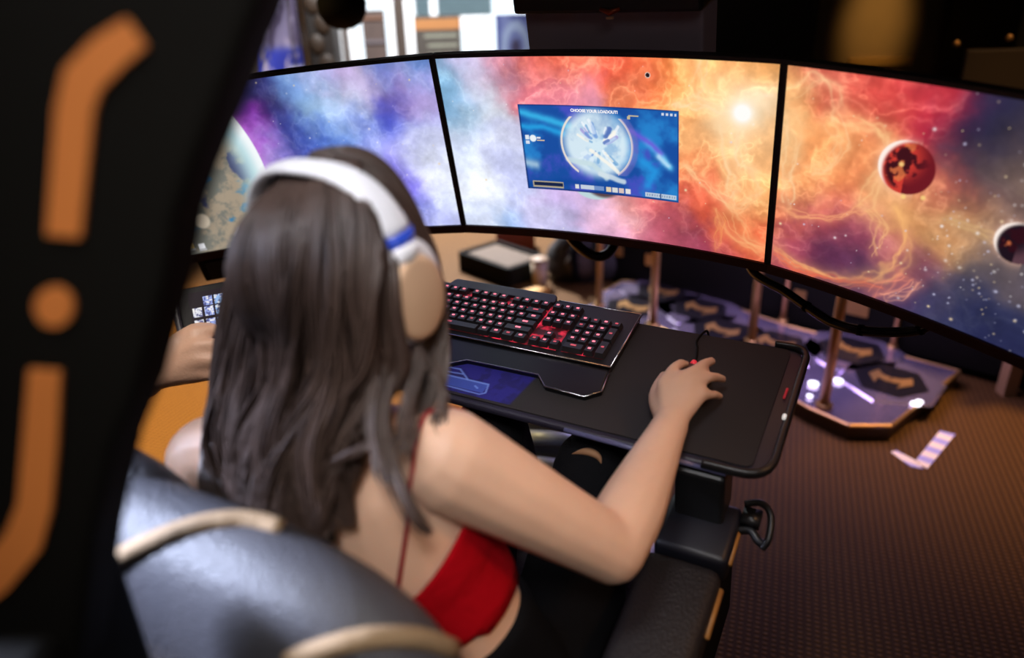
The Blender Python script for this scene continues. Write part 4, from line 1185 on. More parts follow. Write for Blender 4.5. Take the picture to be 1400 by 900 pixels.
def painted_panel(name, x0, x1, y, z0, z1, root, fn, nx=60, ny=60, part='printed_picture'):
    g, h = np.meshgrid(np.linspace(0, 1, nx), np.linspace(0, 1, ny))
    P = np.stack([x0 + g * (x1 - x0), np.full(g.shape, y), z1 - h * (z1 - z0)], -1)
    m = bpy.data.materials.get('printed_sheet')
    if m is None:
        m = bpy.data.materials.new('printed_sheet')
        m.use_nodes = True
        at = m.node_tree.nodes.new('ShaderNodeVertexColor')
        at.layer_name = 'picture'
        m.node_tree.links.new(at.outputs['Color'], m.node_tree.nodes['Principled BSDF'].inputs['Base Color'])
        m.node_tree.nodes['Principled BSDF'].inputs['Roughness'].default_value = 0.6
    return screen_mesh(part, P, fn(g, h), m, root)
def blue_art(g, h):
    im = np.zeros(g.shape + (3,)) + np.array([95, 105, 150])
    over(im, sstep(.45, .65, fbm(g * 4, h * 4, 301, 4)), (60, 70, 125))
    d = np.hypot(g - .5, h - .45)
    over(im, sstep(.10, .04, abs(d - .3)), (130, 145, 175))
    over(im, sstep(.16, .08, d), (45, 40, 70))
    over(im, sstep(.6, .7, h) * sstep(.98, .9, h) * sstep(.3, .6, fbm(g * 9, h * 9, 311, 3)), (150, 205, 215))
    return im
po = thing('picture_poster', 'blue picture poster with a pale ring in the bright window', 'poster', ((x0 + x1) / 2, YB - 0.10, z0))
MB().box(((x0 + x1) / 2, YB - 0.085, (z0 + z1) / 2), (x1 - x0, 0.02, z1 - z0)).build('poster_sheet', mat('blue_card', (0.1, 0.12, 0.25), 0.7), po)
painted_panel('x', x0, x1, YB - 0.098, z0, z1, po, blue_art)
# hanging banner at the far left
YN = 4.6
x0, x1, z0, z1 = *wall_quad(336, 0, 412, 60, YN)[:2], 0.62, 1.75
bn_ = thing('standing_banner', 'tall pale and blue printed banner standing before the shop window', 'banner', ((x0 + x1) / 2, YN, 0))
def ban_art(g, h):
    im = np.zeros(g.shape + (3,)) + np.array([120, 112, 138])
    n = fbm(g * 4, h * 10, 401, 5)
    over(im, sstep(.45, .65, n), (165, 155, 175))
    over(im, sstep(.5, .7, fbm(g * 5, h * 9 + 4, 411, 5)), (80, 70, 95))
    lo = sstep(.56, .62, h)
    over(im, lo * sstep(.38, .44, fbm(g * 6, h * 12, 421, 4)), (40, 52, 150))
    over(im, sstep(.66, .69, h) * (g > .7), (225, 225, 232))
    over(im, sstep(.80, .83, h) * (abs(g - .55) < .06), (120, 80, 150))
    over(im, sstep(.03, .01, abs(g - .82 + 0 * h)), (60, 50, 50))
    return im
painted_panel('x', x0, x1, YN - 0.006, z0, z1, bn_, ban_art, 50, 130)
MB().box(((x0 + x1) / 2, YN + 0.01, (z0 + z1) / 2), (x1 - x0, 0.02, z1 - z0)).build('banner_board', MATTE, bn_)
MB().box(((x0 + x1) / 2, YN + 0.01, z0 / 2), (0.05, 0.03, z0)).build('stand_pole', MATTE, bn_)
MB().box(((x0 + x1) / 2, YN + 0.01, 0.015), (x1 - x0, 0.3, 0.03)).build('stand_base', MATTE, bn_)
# dark column with amber relief, brown board
x0, x1, _, _ = wall_quad(418, 0, 464, 80, 5.0)
colm = thing('carved_column', 'dark brown column with amber carved knobs beside the banner', 'column', ((x0 + x1) / 2, 5.0, 0))
MB().box(((x0 + x1) / 2, 5.0, 1.3), (x1 - x0, 0.2, 2.6)).build('column_shaft', mat('dark_brown_wood', (0.010, 0.006, 0.004), 0.6), colm, bevel=0.01)
AMB = mat('amber_carving', (0.022, 0.010, 0.003), 0.6)
for k in range(9):
    MB().ball((x0 + (x1 - x0) * (.35 + .3 * (k % 2)), 4.90, .62 + k * .115), (.05, .018, .06)).build('carved_knob', AMB, colm, smooth=True)
x0, x1, _, _ = wall_quad(491, 0, 530, 80, YB - 0.14)
bb = thing('brown_board', 'tall brown pin board leaning in the window left of the bright pane', 'board', ((x0 + x1) / 2, YB - 0.12, 0))
zt = on_wall(500, 14, YB - 0.14)[2]
MB().box(((x0 + x1) / 2, YB - 0.12, zt / 2), (x1 - x0, 0.03, zt)).build('board_panel', mat('brown_cork', (0.075, 0.050, 0.042), 0.8, var=0.5, scale=9), bb)
MB().box(((x0 + x1) / 2, YB - 0.14, zt - 0.05), (x1 - x0, 0.014, 0.02)).build('top_rail', mat('rail_brown', (0.15, 0.07, 0.04), 0.6), bb)
MB().box(((x0 + x1) / 2, YB - 0.14, zt - 0.20), (x1 - x0, 0.014, 0.02)).build('cross_rail', mat('rail_grey', (0.12, 0.10, 0.11), 0.6), bb)
# pendant lamp, unlit, in front of the banner
c = px(467, 4, 2.6)
pd = thing('pendant_lamp', 'black round pendant lamp hanging above the left monitor', 'lamp', c)
m = MB()
r_ = 34 / F * 2.6
prof = [(0.02, .16), (.03, .10), (r_ * .8, .06), (r_, 0.0), (r_ * .93, -.04), (r_ * .7, -.07), (r_ * .3, -.085), (0.002, -.088)]
rows = np.array([[(c[0] + q * math.cos(t), c[1] + q * math.sin(t), c[2] + h) for t in np.linspace(0, 2 * math.pi, 22, endpoint=False)] for q, h in prof])
v, f = grid(rows, close_u=True)
m.add(v, f)
m.build('lamp_shade', MATTE, pd, smooth=True)
MB().tube([c + [0, 0, .15], [c[0], c[1], ZC]], .006, 6).build('lamp_cord', MATTE, pd, smooth=True)
# tall dark cabinets on the right
x0, x1, _, _ = wall_quad(966, 0, 1302, 80, 3.75)
cab = thing('tall_cabinet', 'tall dark brown cabinet with an amber glow on its front', 'cabinet', ((x0 + x1) / 2, 4.0, 0))
MB().box(((x0 + x1) / 2, 4.0, 1.2), (x1 - x0, 0.5, 2.4)).build('cabinet_body', mat('dark_umber_panel', (0.030, 0.020, 0.013), 0.55), cab, bevel=0.008)
xm = on_wall(1112, 20, 3.75)[0]
MB().box(((x0 + xm) / 2, 3.74, 1.25), (xm - x0 - .03, .02, 2.1)).build('cabinet_door', mat('near_black_panel', (0.010, 0.008, 0.008), 0.6), cab, bevel=0.004)
MB().box(((x1 + xm) / 2, 3.74, 1.25), (x1 - xm - .03, .02, 2.1)).build('cabinet_door', mat('umber_door', (0.11, 0.065, 0.03), 0.65), cab, bevel=0.004)
q0 = on_wall(1163, 86, 3.72)
MB().box((q0[0] + .14, 3.722, q0[2]), (.30, .02, .035)).build('brass_rail', BRASS, cab)
x0, _, _, _ = wall_quad(1303, 0, 1400, 80, 3.55)
cab = thing('black_cabinet', 'black cabinet at the right edge above the right monitor', 'cabinet', (x0 + .5, 3.3, 0.92))
MB().box((x0 + .5, 3.3, 1.71), (1.0, 0.5, 1.58)).build('cabinet_body', MATTE, cab, bevel=0.008)
q0 = on_wall(1375, 72, 3.0)
MB().box((q0[0] + .18, 3.04, q0[2] - .12), (.62, .02, .26)).build('cabinet_door', mat('dim_umber_door', (0.030, 0.018, 0.010), 0.6), cab, bevel=0.004)
for u, v in ((1308, 60), (1380, 52)):
    q = on_wall(u, v, 3.04)
    MB().ball(q + [0, 0, 0], .012).build('brass_knob', BRASS, cab, smooth=True)

# ------------------------------------------------------------------ gaming chair
XC = 0.285
chair = thing('gaming_chair', 'padded black leather gaming chair with tan piping under the seated player', 'chair', (*ck(XC, -0.35, -0.5)[:2], 0.0))
def sq(t, e):
    return math.copysign(abs(t) ** e, t)
BC, BH = np.array([XC + .005, -0.635, -0.05]), np.array([0.275, 0.075, 0.325])
rows = []
for i in range(25):
    t = -math.pi / 2 + math.pi * i / 24
    row = []
    for j in range(48):
        p = 2 * math.pi * j / 48
        # thickness direction y, superelliptic outline in x and z
        x = sq(math.cos(p), 0.55) * sq(math.cos(t), 0.55)
        z = sq(math.sin(p), 0.55) * sq(math.cos(t), 0.55)
        y = sq(math.sin(t), 0.8)
        row.append(BC + BH * np.array([x, y, z]) + np.array([0, -0.10 * max(0, -z) * 0, 0]))
    rows.append(row)
v, f = grid(np.array(rows), close_u=True)
m = MB(CKM)
m.add(v, f)
back = m.build('backrest', LEATHER, chair, smooth=True)
from mathutils.bvhtree import BVHTree
bv = BVHTree.FromPolygons([Vector(CK @ np.array(p) + K0) for p in v], f)
for line in ([(96, 838), (125, 790), (165, 762), (215, 738), (265, 720), (310, 712), (350, 714), (385, 724)],
             [(90, 886), (130, 890), (180, 902), (240, 925)], [(395, 905), (430, 891), (480, 877), (530, 871), (580, 874), (618, 888)]):
    P, _ = spline([(a, b, 0) for a, b in line], 1, 5)
    pts = []
    for p in P:
        r = ray(p[0], p[1])
        hit = bv.ray_cast(Vector(CAM), Vector(norm(r)))
        if hit[0] is not None:
            pts.append(np.array(hit[0]))
    if len(pts) > 3:
        MB().tube(pts, 0.009, 8).build('piping', PIPING, chair, smooth=True)
wc = to_ck(px(170, 690, .775))
MB(CKM).ball(wc, (.125, .045, .085), None, 28, 18).build('side_wing', LEATHER, chair, smooth=True)
ZS = -0.395
MB(CKM).box((XC, -0.33, ZS - 0.06), (0.44, 0.50, 0.12)).build('seat_cushion', LEATHER, chair, smooth=True, bevel=0.045, seg=4)
for sgn in (-1, 1):
    MB(CKM).box((XC + sgn * 0.235, -0.33, ZS - 0.02), (0.07, 0.50, 0.13)).build('seat_bolster', LEATHER, chair, smooth=True, bevel=0.03, seg=4)
for sgn, nm in ((1, 1), (-1, -1)):
    ax_ = XC + sgn * 0.34
    MB(CKM).box((ax_, -0.43, -0.160), (0.110, 0.40, 0.065)).build('armrest_pad', ARMLEATHER, chair, smooth=True, bevel=0.018, seg=3)
    MB(CKM).box((ax_ + sgn * 0.004, -0.168, -0.155), (0.104, 0.105, 0.05)).build('armrest_front', mat('blue_black_panel', (0.010, 0.010, 0.016), 0.45), chair, smooth=True, bevel=0.010)
    MB(CKM).box((ax_, -0.34, -0.30), (0.085, 0.50, 0.24)).build('armrest_side', MATTE, chair, bevel=0.01)
    MB(CKM).box((ax_, -0.13, -0.0885), (0.07, 0.06, 0.099)).build('tray_support', BLACK, chair, bevel=0.006)
    for y0_, y1_ in ((-0.207, -0.138), (-0.325, -0.25), (-0.50, -0.395)):
        MB(CKM).tube([(ax_ + sgn * .056, y0_, -.150), (ax_ + sgn * .056, y1_, -.150)], .0045, 8).build('amber_trim', ORANGE2, chair, smooth=True)
base = ck(XC, -0.33, ZS - 0.10)
MB().box((base[0], base[1], base[2] / 2 + .0), (0.30, 0.36, base[2]), None).build('pedestal', MATTE, chair, bevel=0.02)
MB().box((base[0] + .04, base[1] + .07, 0.03), (0.66, 0.72, 0.06), np.array([[_ca, _sa, 0], [-_sa, _ca, 0], [0, 0, 1.0]])).build('base_plate', mat('amber_base', (0.30, 0.16, 0.05), 0.5), chair, bevel=0.01)
# lever on the outer side of the right armrest
LP = XC + 0.34 + 0.056
m = MB(CKM)
LY = 0.040
P, _ = spline([(LP, LY - .155, -.125), (LP + .022, LY - .150, -.120), (LP + .038, LY - .163, -.125), (LP + .042, LY - .192, -.138), (LP + .036, LY - .205, -.15)], .006, 6)
m.tube(P, .0050, 8)
P, _ = spline([(LP, LY - .185, -.148), (LP + .016, LY - .184, -.144), (LP + .028, LY - .194, -.148), (LP + .038, LY - .198, -.148)], .006, 6)
m.tube(P, .0065, 8)
m.box((LP + .013, LY - .168, -.136), (.026, .026, .014))
lev = m.build('adjustment_lever', BLACK, chair, smooth=True)
# foot rest
FR = np.array([[_ca, _sa, 0], [-_sa, _ca, 0], [0, 0, 1.0]])
fp = px(750, 622, 2.10)
ft = thing('foot_rest', 'black foot rest with two pale metal bars beyond her knees', 'foot rest', (fp[0], fp[1], 0))
MB().box((fp[0], fp[1], fp[2] / 2 - .01), (0.5, 0.34, fp[2] - .02), FR).build('foot_plate', MATTE, ft, bevel=0.01)
PALE = mat('pale_blue_metal', (0.42, 0.47, 0.56), 0.4, 0.3)
for a_, b_ in (((700, 597), (798, 601)), ((690, 629), (790, 641))):
    p0, p1 = px(*a_, 2.16 if a_[1] < 610 else 2.06), px(*b_, 2.12 if a_[1] < 610 else 2.02)
    MB().tube([p0, p1], 0.020, 12).build('metal_bar', PALE, ft, smooth=True)
# ------------------------------------------------------------------ the seated player
RSH, LSH = px(608, 628, .775), px(290, 628, .90)
SM = (RSH + LSH) / 2
sr = norm(RSH - LSH)
FWD = np.array([math.sin(AL), math.cos(AL), 0.0])
RGT = np.array([math.cos(AL), -math.sin(AL), 0.0])
WST, PEL = px(606, 858, .925), px(668, 985, 1.03)
up_t = norm(SM - WST)
NB = SM + up_t * 0.05 + FWD * 0.01
CUP = px(573, 404, .715)
HC = CUP - 0.104 * RGT
RH, LH = PEL + RGT * .085 + np.array([0, 0, -.01]), PEL - RGT * .085 + np.array([0, 0, -.01])
RK, LK = px(812, 640, 1.16), px(672, 585, 1.27)
RA, LA = RK + FWD * .22 + np.array([0, 0, -.40]), LK + FWD * .16 + np.array([0, 0, -.40])

TOR = [  # centre, half width, half depth, right axis
    (PEL - up_t * .06, .150, .100, RGT), (PEL + up_t * .02, .158, .105, RGT), (WST, .118, .085, norm(RGT + sr * .4)), (WST + (SM - WST) * .38, .128, .092, norm(RGT * .6 + sr)),
    (WST + (SM - WST) * .68, .142, .096, sr), (SM - up_t * .035, .150, .088, sr), (SM + up_t * .012, .118, .062, sr), (NB + up_t * .012, .060, .052, sr)]
def torso_ring(t, n=28, grow=0.0):
    k = t * (len(TOR) - 1)
    C_, _ = spline([r[0] for r in TOR], [r[1] for r in TOR], 8)
    W_, D_ = spline([(r[1], r[2], 0) for r in TOR], 1, 8)[0][:, :2].T
    A_, _ = spline([r[3] for r in TOR], 1, 8)
    i = min(len(C_) - 1, max(0, k * 8))
    i0 = int(i)
    i1 = min(len(C_) - 1, i0 + 1)
    q = i - i0
    lerp = lambda a: a[i0] * (1 - q) + a[i1] * q
    c, w_, d_, a = lerp(C_), lerp(W_) + grow, lerp(D_) + grow, norm(lerp(A_))
    ax = norm(C_[i1] - C_[max(0, i1 - 2)])
    a = norm(a - ax * (a @ ax))
    b = np.cross(ax, a)                                # forward
    return [c + a * w_ * sq(math.cos(x), .85) + b * d_ * sq(math.sin(x), .85) for x in np.linspace(0, 2 * math.pi, n, endpoint=False)]

girl = thing('person', 'woman seated in the gaming chair wearing white headphones, red camisole and black trousers', 'person', (*PEL[:2], 0.0))
bm_ = MB()
rings = np.array([torso_ring(t) for t in np.linspace(0, 1, 40)])
v, f = grid(rings, close_u=True)
bm_.add(v, f)
bm_.f += [tuple(range(27, -1, -1)), tuple(39 * 28 + i for i in range(28))]
bm_.m += [0, 0]
# neck and head
bm_.limb([NB - up_t * .03, NB * .5 + HC * .5 + np.array([0, 0, -.02]) - FWD * .012, HC - FWD * .015 + np.array([0, 0, -.04])], [.055, .047, .052])
HR = np.array([RGT, FWD, [0, 0, 1]]).T
bm_.ball(HC + np.array([0, 0, .020]) - FWD * .006, (.071, .090, .080), HR, 24, 16)
bm_.ball(HC + np.array([0, 0, -.045]) + FWD * .038, (.055, .056, .062), HR, 20, 14)
bm_.ball(HC + np.array([0, 0, -.085]) + FWD * .062, (.026, .024, .02), HR)
bm_.limb([HC + FWD * .088 + np.array([0, 0, .022]), HC + FWD * .104 + np.array([0, 0, -.020])], [.009, .013])
bm_.ball(HC + np.array([0, 0, -.052]) + FWD * .088, (.022, .012, .009), HR)
for s in (-1, 1):
    bm_.ball(HC + RGT * s * .075 + np.array([0, 0, -.002]), (.010, .018, .030), HR)
    bm_.limb([RSH, RSH] if False else [SM + (RSH if s > 0 else LSH) * 0 + norm((RSH if s > 0 else LSH) - SM) * .03 + up_t * .03, (RSH if s > 0 else LSH) + up_t * .006], [.045, .048])
# right arm
WR = tray_pt(917, 580, .006)
EL = px(836, 752, .885)
lo = np.linalg.norm
bm_.limb([RSH + up_t * .0, RSH * .72 + EL * .28, RSH * .40 + EL * .60, EL], [.056, .052, .046, .041])
bm_.limb([EL, EL * .72 + WR * .28, EL * .35 + WR * .65, WR], [.041, .043, .034, .0255])
def hand(b, wrist, mcp, chains, thumb, palm_r=.0125, fr=.0080):
    for k, (mc, ch) in enumerate(zip(mcp, chains)):
        b.limb([wrist + (mc - wrist) * .05, wrist * .45 + mc * .55, mc], [.0185, .0150, palm_r], 10)
        r = fr * (1.0, 1.03, .98, .88)[k]
        b.limb([mc] + ch, [palm_r * .92] + [r * q for q in (1.10, 1.0, .88)][:len(ch)], 10)
    for a, c in zip(mcp[:-1], mcp[1:]):
        b.limb([wrist * .3 + (a + c) * .35, (a + c) / 2], [.015, .0115], 10)
    b.limb(thumb, [.0155, .0145, .0105, .0085][:len(thumb)], 10)
T = tray_pt
mcp = [T(908, 526, .028), T(928, 520, .033), T(945, 525, .030), T(957, 539, .020)]
chains = [[T(920, 506, .034), T(930, 498, .026), T(937, 498, .014)], [T(950, 507, .036), T(963, 498, .026), T(973, 494, .010)],
          [T(968, 517, .026), T(979, 516, .014), T(988, 519, .000)], [T(970, 540, .012), T(977, 540, .002), T(984, 542, -.010)]]
hand(bm_, WR, mcp, chains, [T(906, 566, .006), T(899, 546, .004), T(901, 528, -.002), T(908, 514, -.008)])
# left arm, hand on the keys hidden by her hair
WL = ck(.02, -.105, .016)
EL2 = (LSH + WL) / 2 + np.array([0, 0, -.08]) - RGT * .03
bm_.limb([LSH, LSH * .7 + EL2 * .3, LSH * .4 + EL2 * .6, EL2], [.054, .050, .045, .040])
bm_.limb([EL2, EL2 * .7 + WL * .3, EL2 * .35 + WL * .65, WL], [.040, .042, .033, .0255])
mc2 = [ck(x, y, .030) for x, y in ((.062, -.040), (.042, -.031), (.022, -.033), (.004, -.043))]
ch2 = [[ck(.068, -.013, .034), ck(.070, .003, .026), ck(.071, .011, .012)], [ck(.046, .001, .036), ck(.048, .017, .028), ck(.049, .025, .012)],
       [ck(.022, -.003, .034), ck(.022, .013, .026), ck(.022, .021, .012)], [ck(-.004, -.019, .028), ck(-.007, -.007, .022), ck(-.008, .001, .012)]]
hand(bm_, WL, mc2, ch2, [ck(.045, -.090, .012), ck(.072, -.073, .010), ck(.086, -.055, .008), ck(.094, -.041, .006)])
# legs and feet
for h_, k_, a_ in ((RH, RK, RA), (LH, LK, LA)):
    bm_.limb([h_, h_ * .6 + k_ * .4, k_], [.078, .068, .050])
    bm_.limb([k_, k_ * .6 + a_ * .4, a_], [.050, .048, .034])
    bm_.limb([a_ - FWD * .02 + np.array([0, 0, -.03]), a_ + FWD * .14 + np.array([0, 0, -.05])], [.032, .026])
body = bake(bm_.build('body', SKIN, girl, smooth=True), .0045, 5)
# eyes
for s in (-1, 1):
    c = HC + FWD * .080 + RGT * s * .031 + np.array([0, 0, .012])
    e = MB().ball(c, .0125, None, 12, 8).build('eye', mat('eye_white', (0.8, 0.78, 0.75), 0.2), girl, smooth=True)
    MB().ball(c + FWD * .009, .0055, None, 10, 6).build('iris', mat('brown_iris', (0.05, 0.02, 0.01), 0.2), e, smooth=True)
# camisole: a shell round the ribs with a slanting back neckline
rows = []
n = 48
for i in range(15):
    q = i / 14
    row = []
    for j, x in enumerate(np.linspace(0, 2 * math.pi, n, endpoint=False)):
        backness = max(0.0, -math.sin(x))
        t0 = .345 - .006 * math.cos(x)
        t1 = .525 + .10 * max(0, math.sin(x)) - .075 * backness ** 1.5
        t = t0 + (t1 - t0) * q
        row.append(t)
    rows.append(row)
cache = {}
def tp_(t, j):
    k = round(t, 3)
    if k not in cache:
        cache[k] = torso_ring(k, n, .0065)
    return cache[k][j]
P = np.array([[tp_(t, j) for j, t in enumerate(r)] for r in rows])
v, f = grid(P, close_u=True)
m = MB()
m.add(v, f)
cam_o = m.build('camisole', REDF, girl, smooth=True)
sd_ = cam_o.modifiers.new('cloth', 'SOLIDIFY')
sd_.thickness = .003
sd_.offset = 1
STRAP = mat('dark_red_strap', (0.28, 0.015, 0.02), 0.7)
bvb = BVHTree.FromObject(body, bpy.context.evaluated_depsgraph_get())
Mb = np.array(girl['_m']).reshape(4, 4)
def on_body(p):
    l = (np.asarray(p) - Mb[:3, 3])
    h = bvb.find_nearest(Vector(l))
    q = np.array(h[0]) + np.array(h[1]) * .0015
    return q + Mb[:3, 3]
def cast_body(u, v, off=.0015):
    r = norm(ray(u, v))
    h = bvb.ray_cast(Vector(CAM - Mb[:3, 3]), Vector(r))
    if h[0] is None:
        return None
    return np.array(h[0]) + np.array(h[1]) * off + Mb[:3, 3]
pts = [cast_body(u, v) for u, v in ((544, 806), (549, 770), (556, 720), (561, 675), (565, 640), (569, 610), (574, 588))]
pts = [p for p in pts if p is not None]
over_sh = [on_body(pts[-1] + FWD * .03 + up_t * .012), on_body(pts[-1] + FWD * .07 - up_t * .02), on_body(pts[-1] + FWD * .10 - up_t * .10)]
P, _ = spline(pts + over_sh, 1, 6)
MB().tube(P, .0026, 8).build('right_strap', STRAP, girl, smooth=True)
mir = [p - sr * (1.62 * ((p - SM) @ sr)) for p in pts + over_sh]
P, _ = spline([on_body(p) for p in mir], 1, 6)
MB().tube(P, .0026, 8).build('left_strap', STRAP, girl, smooth=True)
# trousers
m = MB()
rings = np.array([torso_ring(t, 28, .010) for t in np.linspace(0, .315, 12)])
v, f = grid(rings, close_u=True)
m.add(v, f)
m.f += [tuple(range(27, -1, -1)), tuple(11 * 28 + i for i in range(28))]
m.m += [0, 0]
for h_, k_, a_ in ((RH, RK, RA), (LH, LK, LA)):
    m.limb([h_, h_ * .6 + k_ * .4, k_], [.094, .084, .064])
    m.limb([k_, k_ * .6 + a_ * .4, a_], [.064, .060, .048])
tr = bake(m.build('trousers', BLACKF, girl, smooth=True), .009, 4)
# skin showing through the ripped knee
bvt = BVHTree.FromObject(tr, bpy.context.evaluated_depsgraph_get())
pts = []
for u, v in ((782, 621), (796, 618), (808, 619), (818, 625), (822, 634)):
    h = bvt.ray_cast(Vector(CAM - Mb[:3, 3]), Vector(norm(ray(u, v))))
    if h[0] is not None:
        pts.append(np.array(h[0]) + Mb[:3, 3])
if len(pts) > 3:
    P, _ = spline(pts, 1, 5)
    k = len(P)
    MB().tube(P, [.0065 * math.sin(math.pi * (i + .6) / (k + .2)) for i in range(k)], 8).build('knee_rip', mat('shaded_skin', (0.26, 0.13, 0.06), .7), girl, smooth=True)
for a_ in (RA, LA):
    m = MB()
    m.limb([a_ - FWD * .05 + np.array([0, 0, -.045]), a_ + FWD * .05 + np.array([0, 0, -.05]), a_ + FWD * .17 + np.array([0, 0, -.06])], [.042, .044, .036])
    m.build('shoe', BLACK, girl, smooth=True)

# hair: head shell, then strands along guide rows
def pp_(rows):
    return np.array([[px(*q) for q in r] for r in rows])
R0 = [[(372, 250, .80), (405, 226, .755), (445, 210, .735), (488, 216, .725), (505, 262, .728)],
      [(348, 278, .815), (388, 248, .715), (446, 240, .685), (498, 252, .685), (518, 292, .718)],
      [(326, 330, .82), (380, 320, .69), (446, 318, .655), (508, 322, .660), (541, 345, .695)],
      [(310, 420, .84), (372, 410, .69), (442, 405, .652), (500, 412, .658), (535, 425, .692)],
      [(297, 520, .85), (362, 520, .72), (434, 515, .685), (496, 512, .690), (538, 505, .715)],
      [(287, 600, .84), (338, 610, .73), (392, 610, .695), (440, 605, .700), (488, 592, .715)],
      [(300, 675, .82), (345, 685, .73), (390, 690, .705), (425, 685, .705), (454, 670, .715)],
      [(345, 735, .78), (380, 745, .725), (412, 752, .705), (440, 752, .710), (458, 745, .715)]]
G = pp_(R0)
def guide(a):                                           # a in 0..1 across the back of the head
    k = a * 4
    i = min(3, int(k))
    q = k - i
    q = q * q * (3 - 2 * q) * .5 + q * .5
    return G[:, i] * (1 - q) + G[:, i + 1] * q
hb = MB()
cols = np.linspace(0, 1, 25)
surf = []
for a in cols:
    P, _ = spline(guide(a), 1, 5)
    surf.append(P)
surf = np.array(surf).transpose(1, 0, 2)
cen = surf.mean(1, keepdims=True) + FWD * .06
inner = surf + (cen - surf) * .12
v, f = grid(inner)
hb.add(v, f)
hair_shell_n = len(hb.f)
hb.ball(HC + np.array([0, 0, .020]) - FWD * .004, (.077, .093, .083), HR, 24, 16)
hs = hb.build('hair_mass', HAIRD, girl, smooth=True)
sm = hs.modifiers.new('thick', 'SOLIDIFY')
sm.thickness = .006
sm.offset = 0

hv, hf = [], []
HE = HC + np.array([0, 0, .018]) - FWD * .004
def push_out(P, k):                                     # keep hair outside the skull
    L_ = (P - HE) @ HR / (np.array([.082, .100, .087]) * k)
    n_ = np.linalg.norm(L_, axis=1)
    s_ = np.where((n_ < 1) & (L_[:, 2] > -1.0), 1 / np.maximum(n_, .2), 1.0)
    low = np.clip((L_[:, 2] + 1.0) / .5, 0, 1)
    s_ = 1 + (s_ - 1) * low
    return HE + ((P - HE) @ HR * s_[:, None]) @ HR.T
def strand(P, r, amp, seed):
    k = len(P)
    T = np.gradient(P, axis=0)
    T /= np.linalg.norm(T, axis=1)[:, None] + 1e-9
    s = np.array([1.0, .1, .05])
    s1 = s[None] - T * (T @ s)[:, None]
    s1 /= np.linalg.norm(s1, axis=1)[:, None] + 1e-9
    s2 = np.cross(T, s1)
    t = np.linspace(0, 1, k)
    w_ = amp * t ** 1.5
    ph = seed * 6.28
    P = P + s1 * (w_ * np.sin(9 * t + ph))[:, None] + s2 * (w_ * .7 * np.cos(7 * t + ph * 1.7))[:, None]
    rr = r * np.clip(np.minimum(t * 8 + .5, (1.02 - t) * 6), .15, 1)
    o = len(hv)
    for a in (0, 2.094, 4.188):
        pass
    for i in range(k):
        for a in (0, 2.094, 4.188):
            hv.append(P[i] + rr[i] * (math.cos(a) * s1[i] + math.sin(a) * s2[i]))
    for i in range(k - 1):
        for j in range(3):
            b = (j + 1) % 3
            hf.append((o + i * 3 + j, o + i * 3 + b, o + i * 3 + 3 + b, o + i * 3 + 3 + j))
for q in range(2300):
    a = rng.random() if q % 6 else rng.choice([rng.random() * .12, 1 - rng.random() * .12])
    clump = math.sin(a * 38) * .5 + math.sin(a * 83 + 1) * .5
    a2 = min(1, max(0, a + rng.normal(0, .02)))
    g0, g1 = guide(a), guide(a2)
    tt = np.linspace(0, 1, len(g0))[:, None]
    g_ = g0 * (1 - tt) + g1 * tt
    cc = G.mean(1) + FWD * .06
    depth = rng.random() ** 1.5 * .10 - .05 + .05 * clump
    g_ = g_ + (cc - g_) * (depth * np.clip(tt * 1.5 + .25, 0, 1))
    P, _ = spline(g_, 1, 4)
    P = push_out(P, 1.0 + .055 * rng.random() + .02 * clump)
    P = P[:int(len(P) * (1 - .16 * rng.random() ** 2))]
    strand(P, .0012 + .0007 * rng.random(), .009 + .014 * abs(clump) + .005 * rng.random(), round(a * 13) * .37 + rng.random() * .12)
# crown in front of the band and the lock before the right ear
for q in range(520):
    a = rng.random()
    base_ = np.array([px(*p) for p in ((430, 212, .735), (478, 207, .742), (524, 226, .752), (560, 272, .762), (583, 325, .775), (596, 390, .785), (601, 460, .785), (600, 520, .775), (590, 580, .76))])
    inn = np.array([px(*p) for p in ((425, 225, .725), (462, 226, .715), (505, 240, .715), (538, 275, .720), (560, 325, .745), (574, 390, .765), (578, 460, .77), (574, 530, .76), (560, 590, .745))])
    g_ = base_ * (1 - a) + inn * a
    P, _ = spline(g_, 1, 4)
    P = P[:int(len(P) * (1 - .22 * rng.random() ** 1.5))]
    strand(P + rng.normal(0, .0022, 3), .0012 + .0006 * rng.random(), .005 + .008 * rng.random() ** 2, .3 * a + .2 * rng.random())
def lock(line, num, spread, amp=.004):
    L_ = np.array([px(*p) for p in line])
    for q in range(num):
        P, _ = spline(L_ + rng.normal(0, spread, 3), 1, 5)
        strand(P, .0012, amp * rng.random(), rng.random())
lock([(545, 490, .715), (528, 550, .700), (528, 610, .685), (545, 665, .672), (566, 705, .668), (588, 728, .672)], 44, .0024)
lock([(520, 500, .70), (510, 560, .69), (518, 615, .682), (530, 655, .675)], 40, .004)
lock([(575, 480, .73), (560, 540, .72), (556, 585, .705), (548, 620, .69)], 40, .004, .008)
lock([(405, 655, .70), (440, 640, .690), (480, 622, .682), (520, 604, .685), (545, 585, .70)], 12, .0016)
lock([(595, 500, .755), (606, 550, .75), (592, 600, .735)], 14, .003, .012)
me = bpy.data.meshes.new('hair')
ho = bpy.data.objects.new('hair', me)
me.from_pydata((np.array(hv) - Mb[:3, 3]).tolist(), [], hf)
me.polygons.foreach_set('use_smooth', [True] * len(hf))
me.materials.append(HAIRM)
me.update()
COL.objects.link(ho)
ho.parent = girl
tag(ho, kind='stuff')

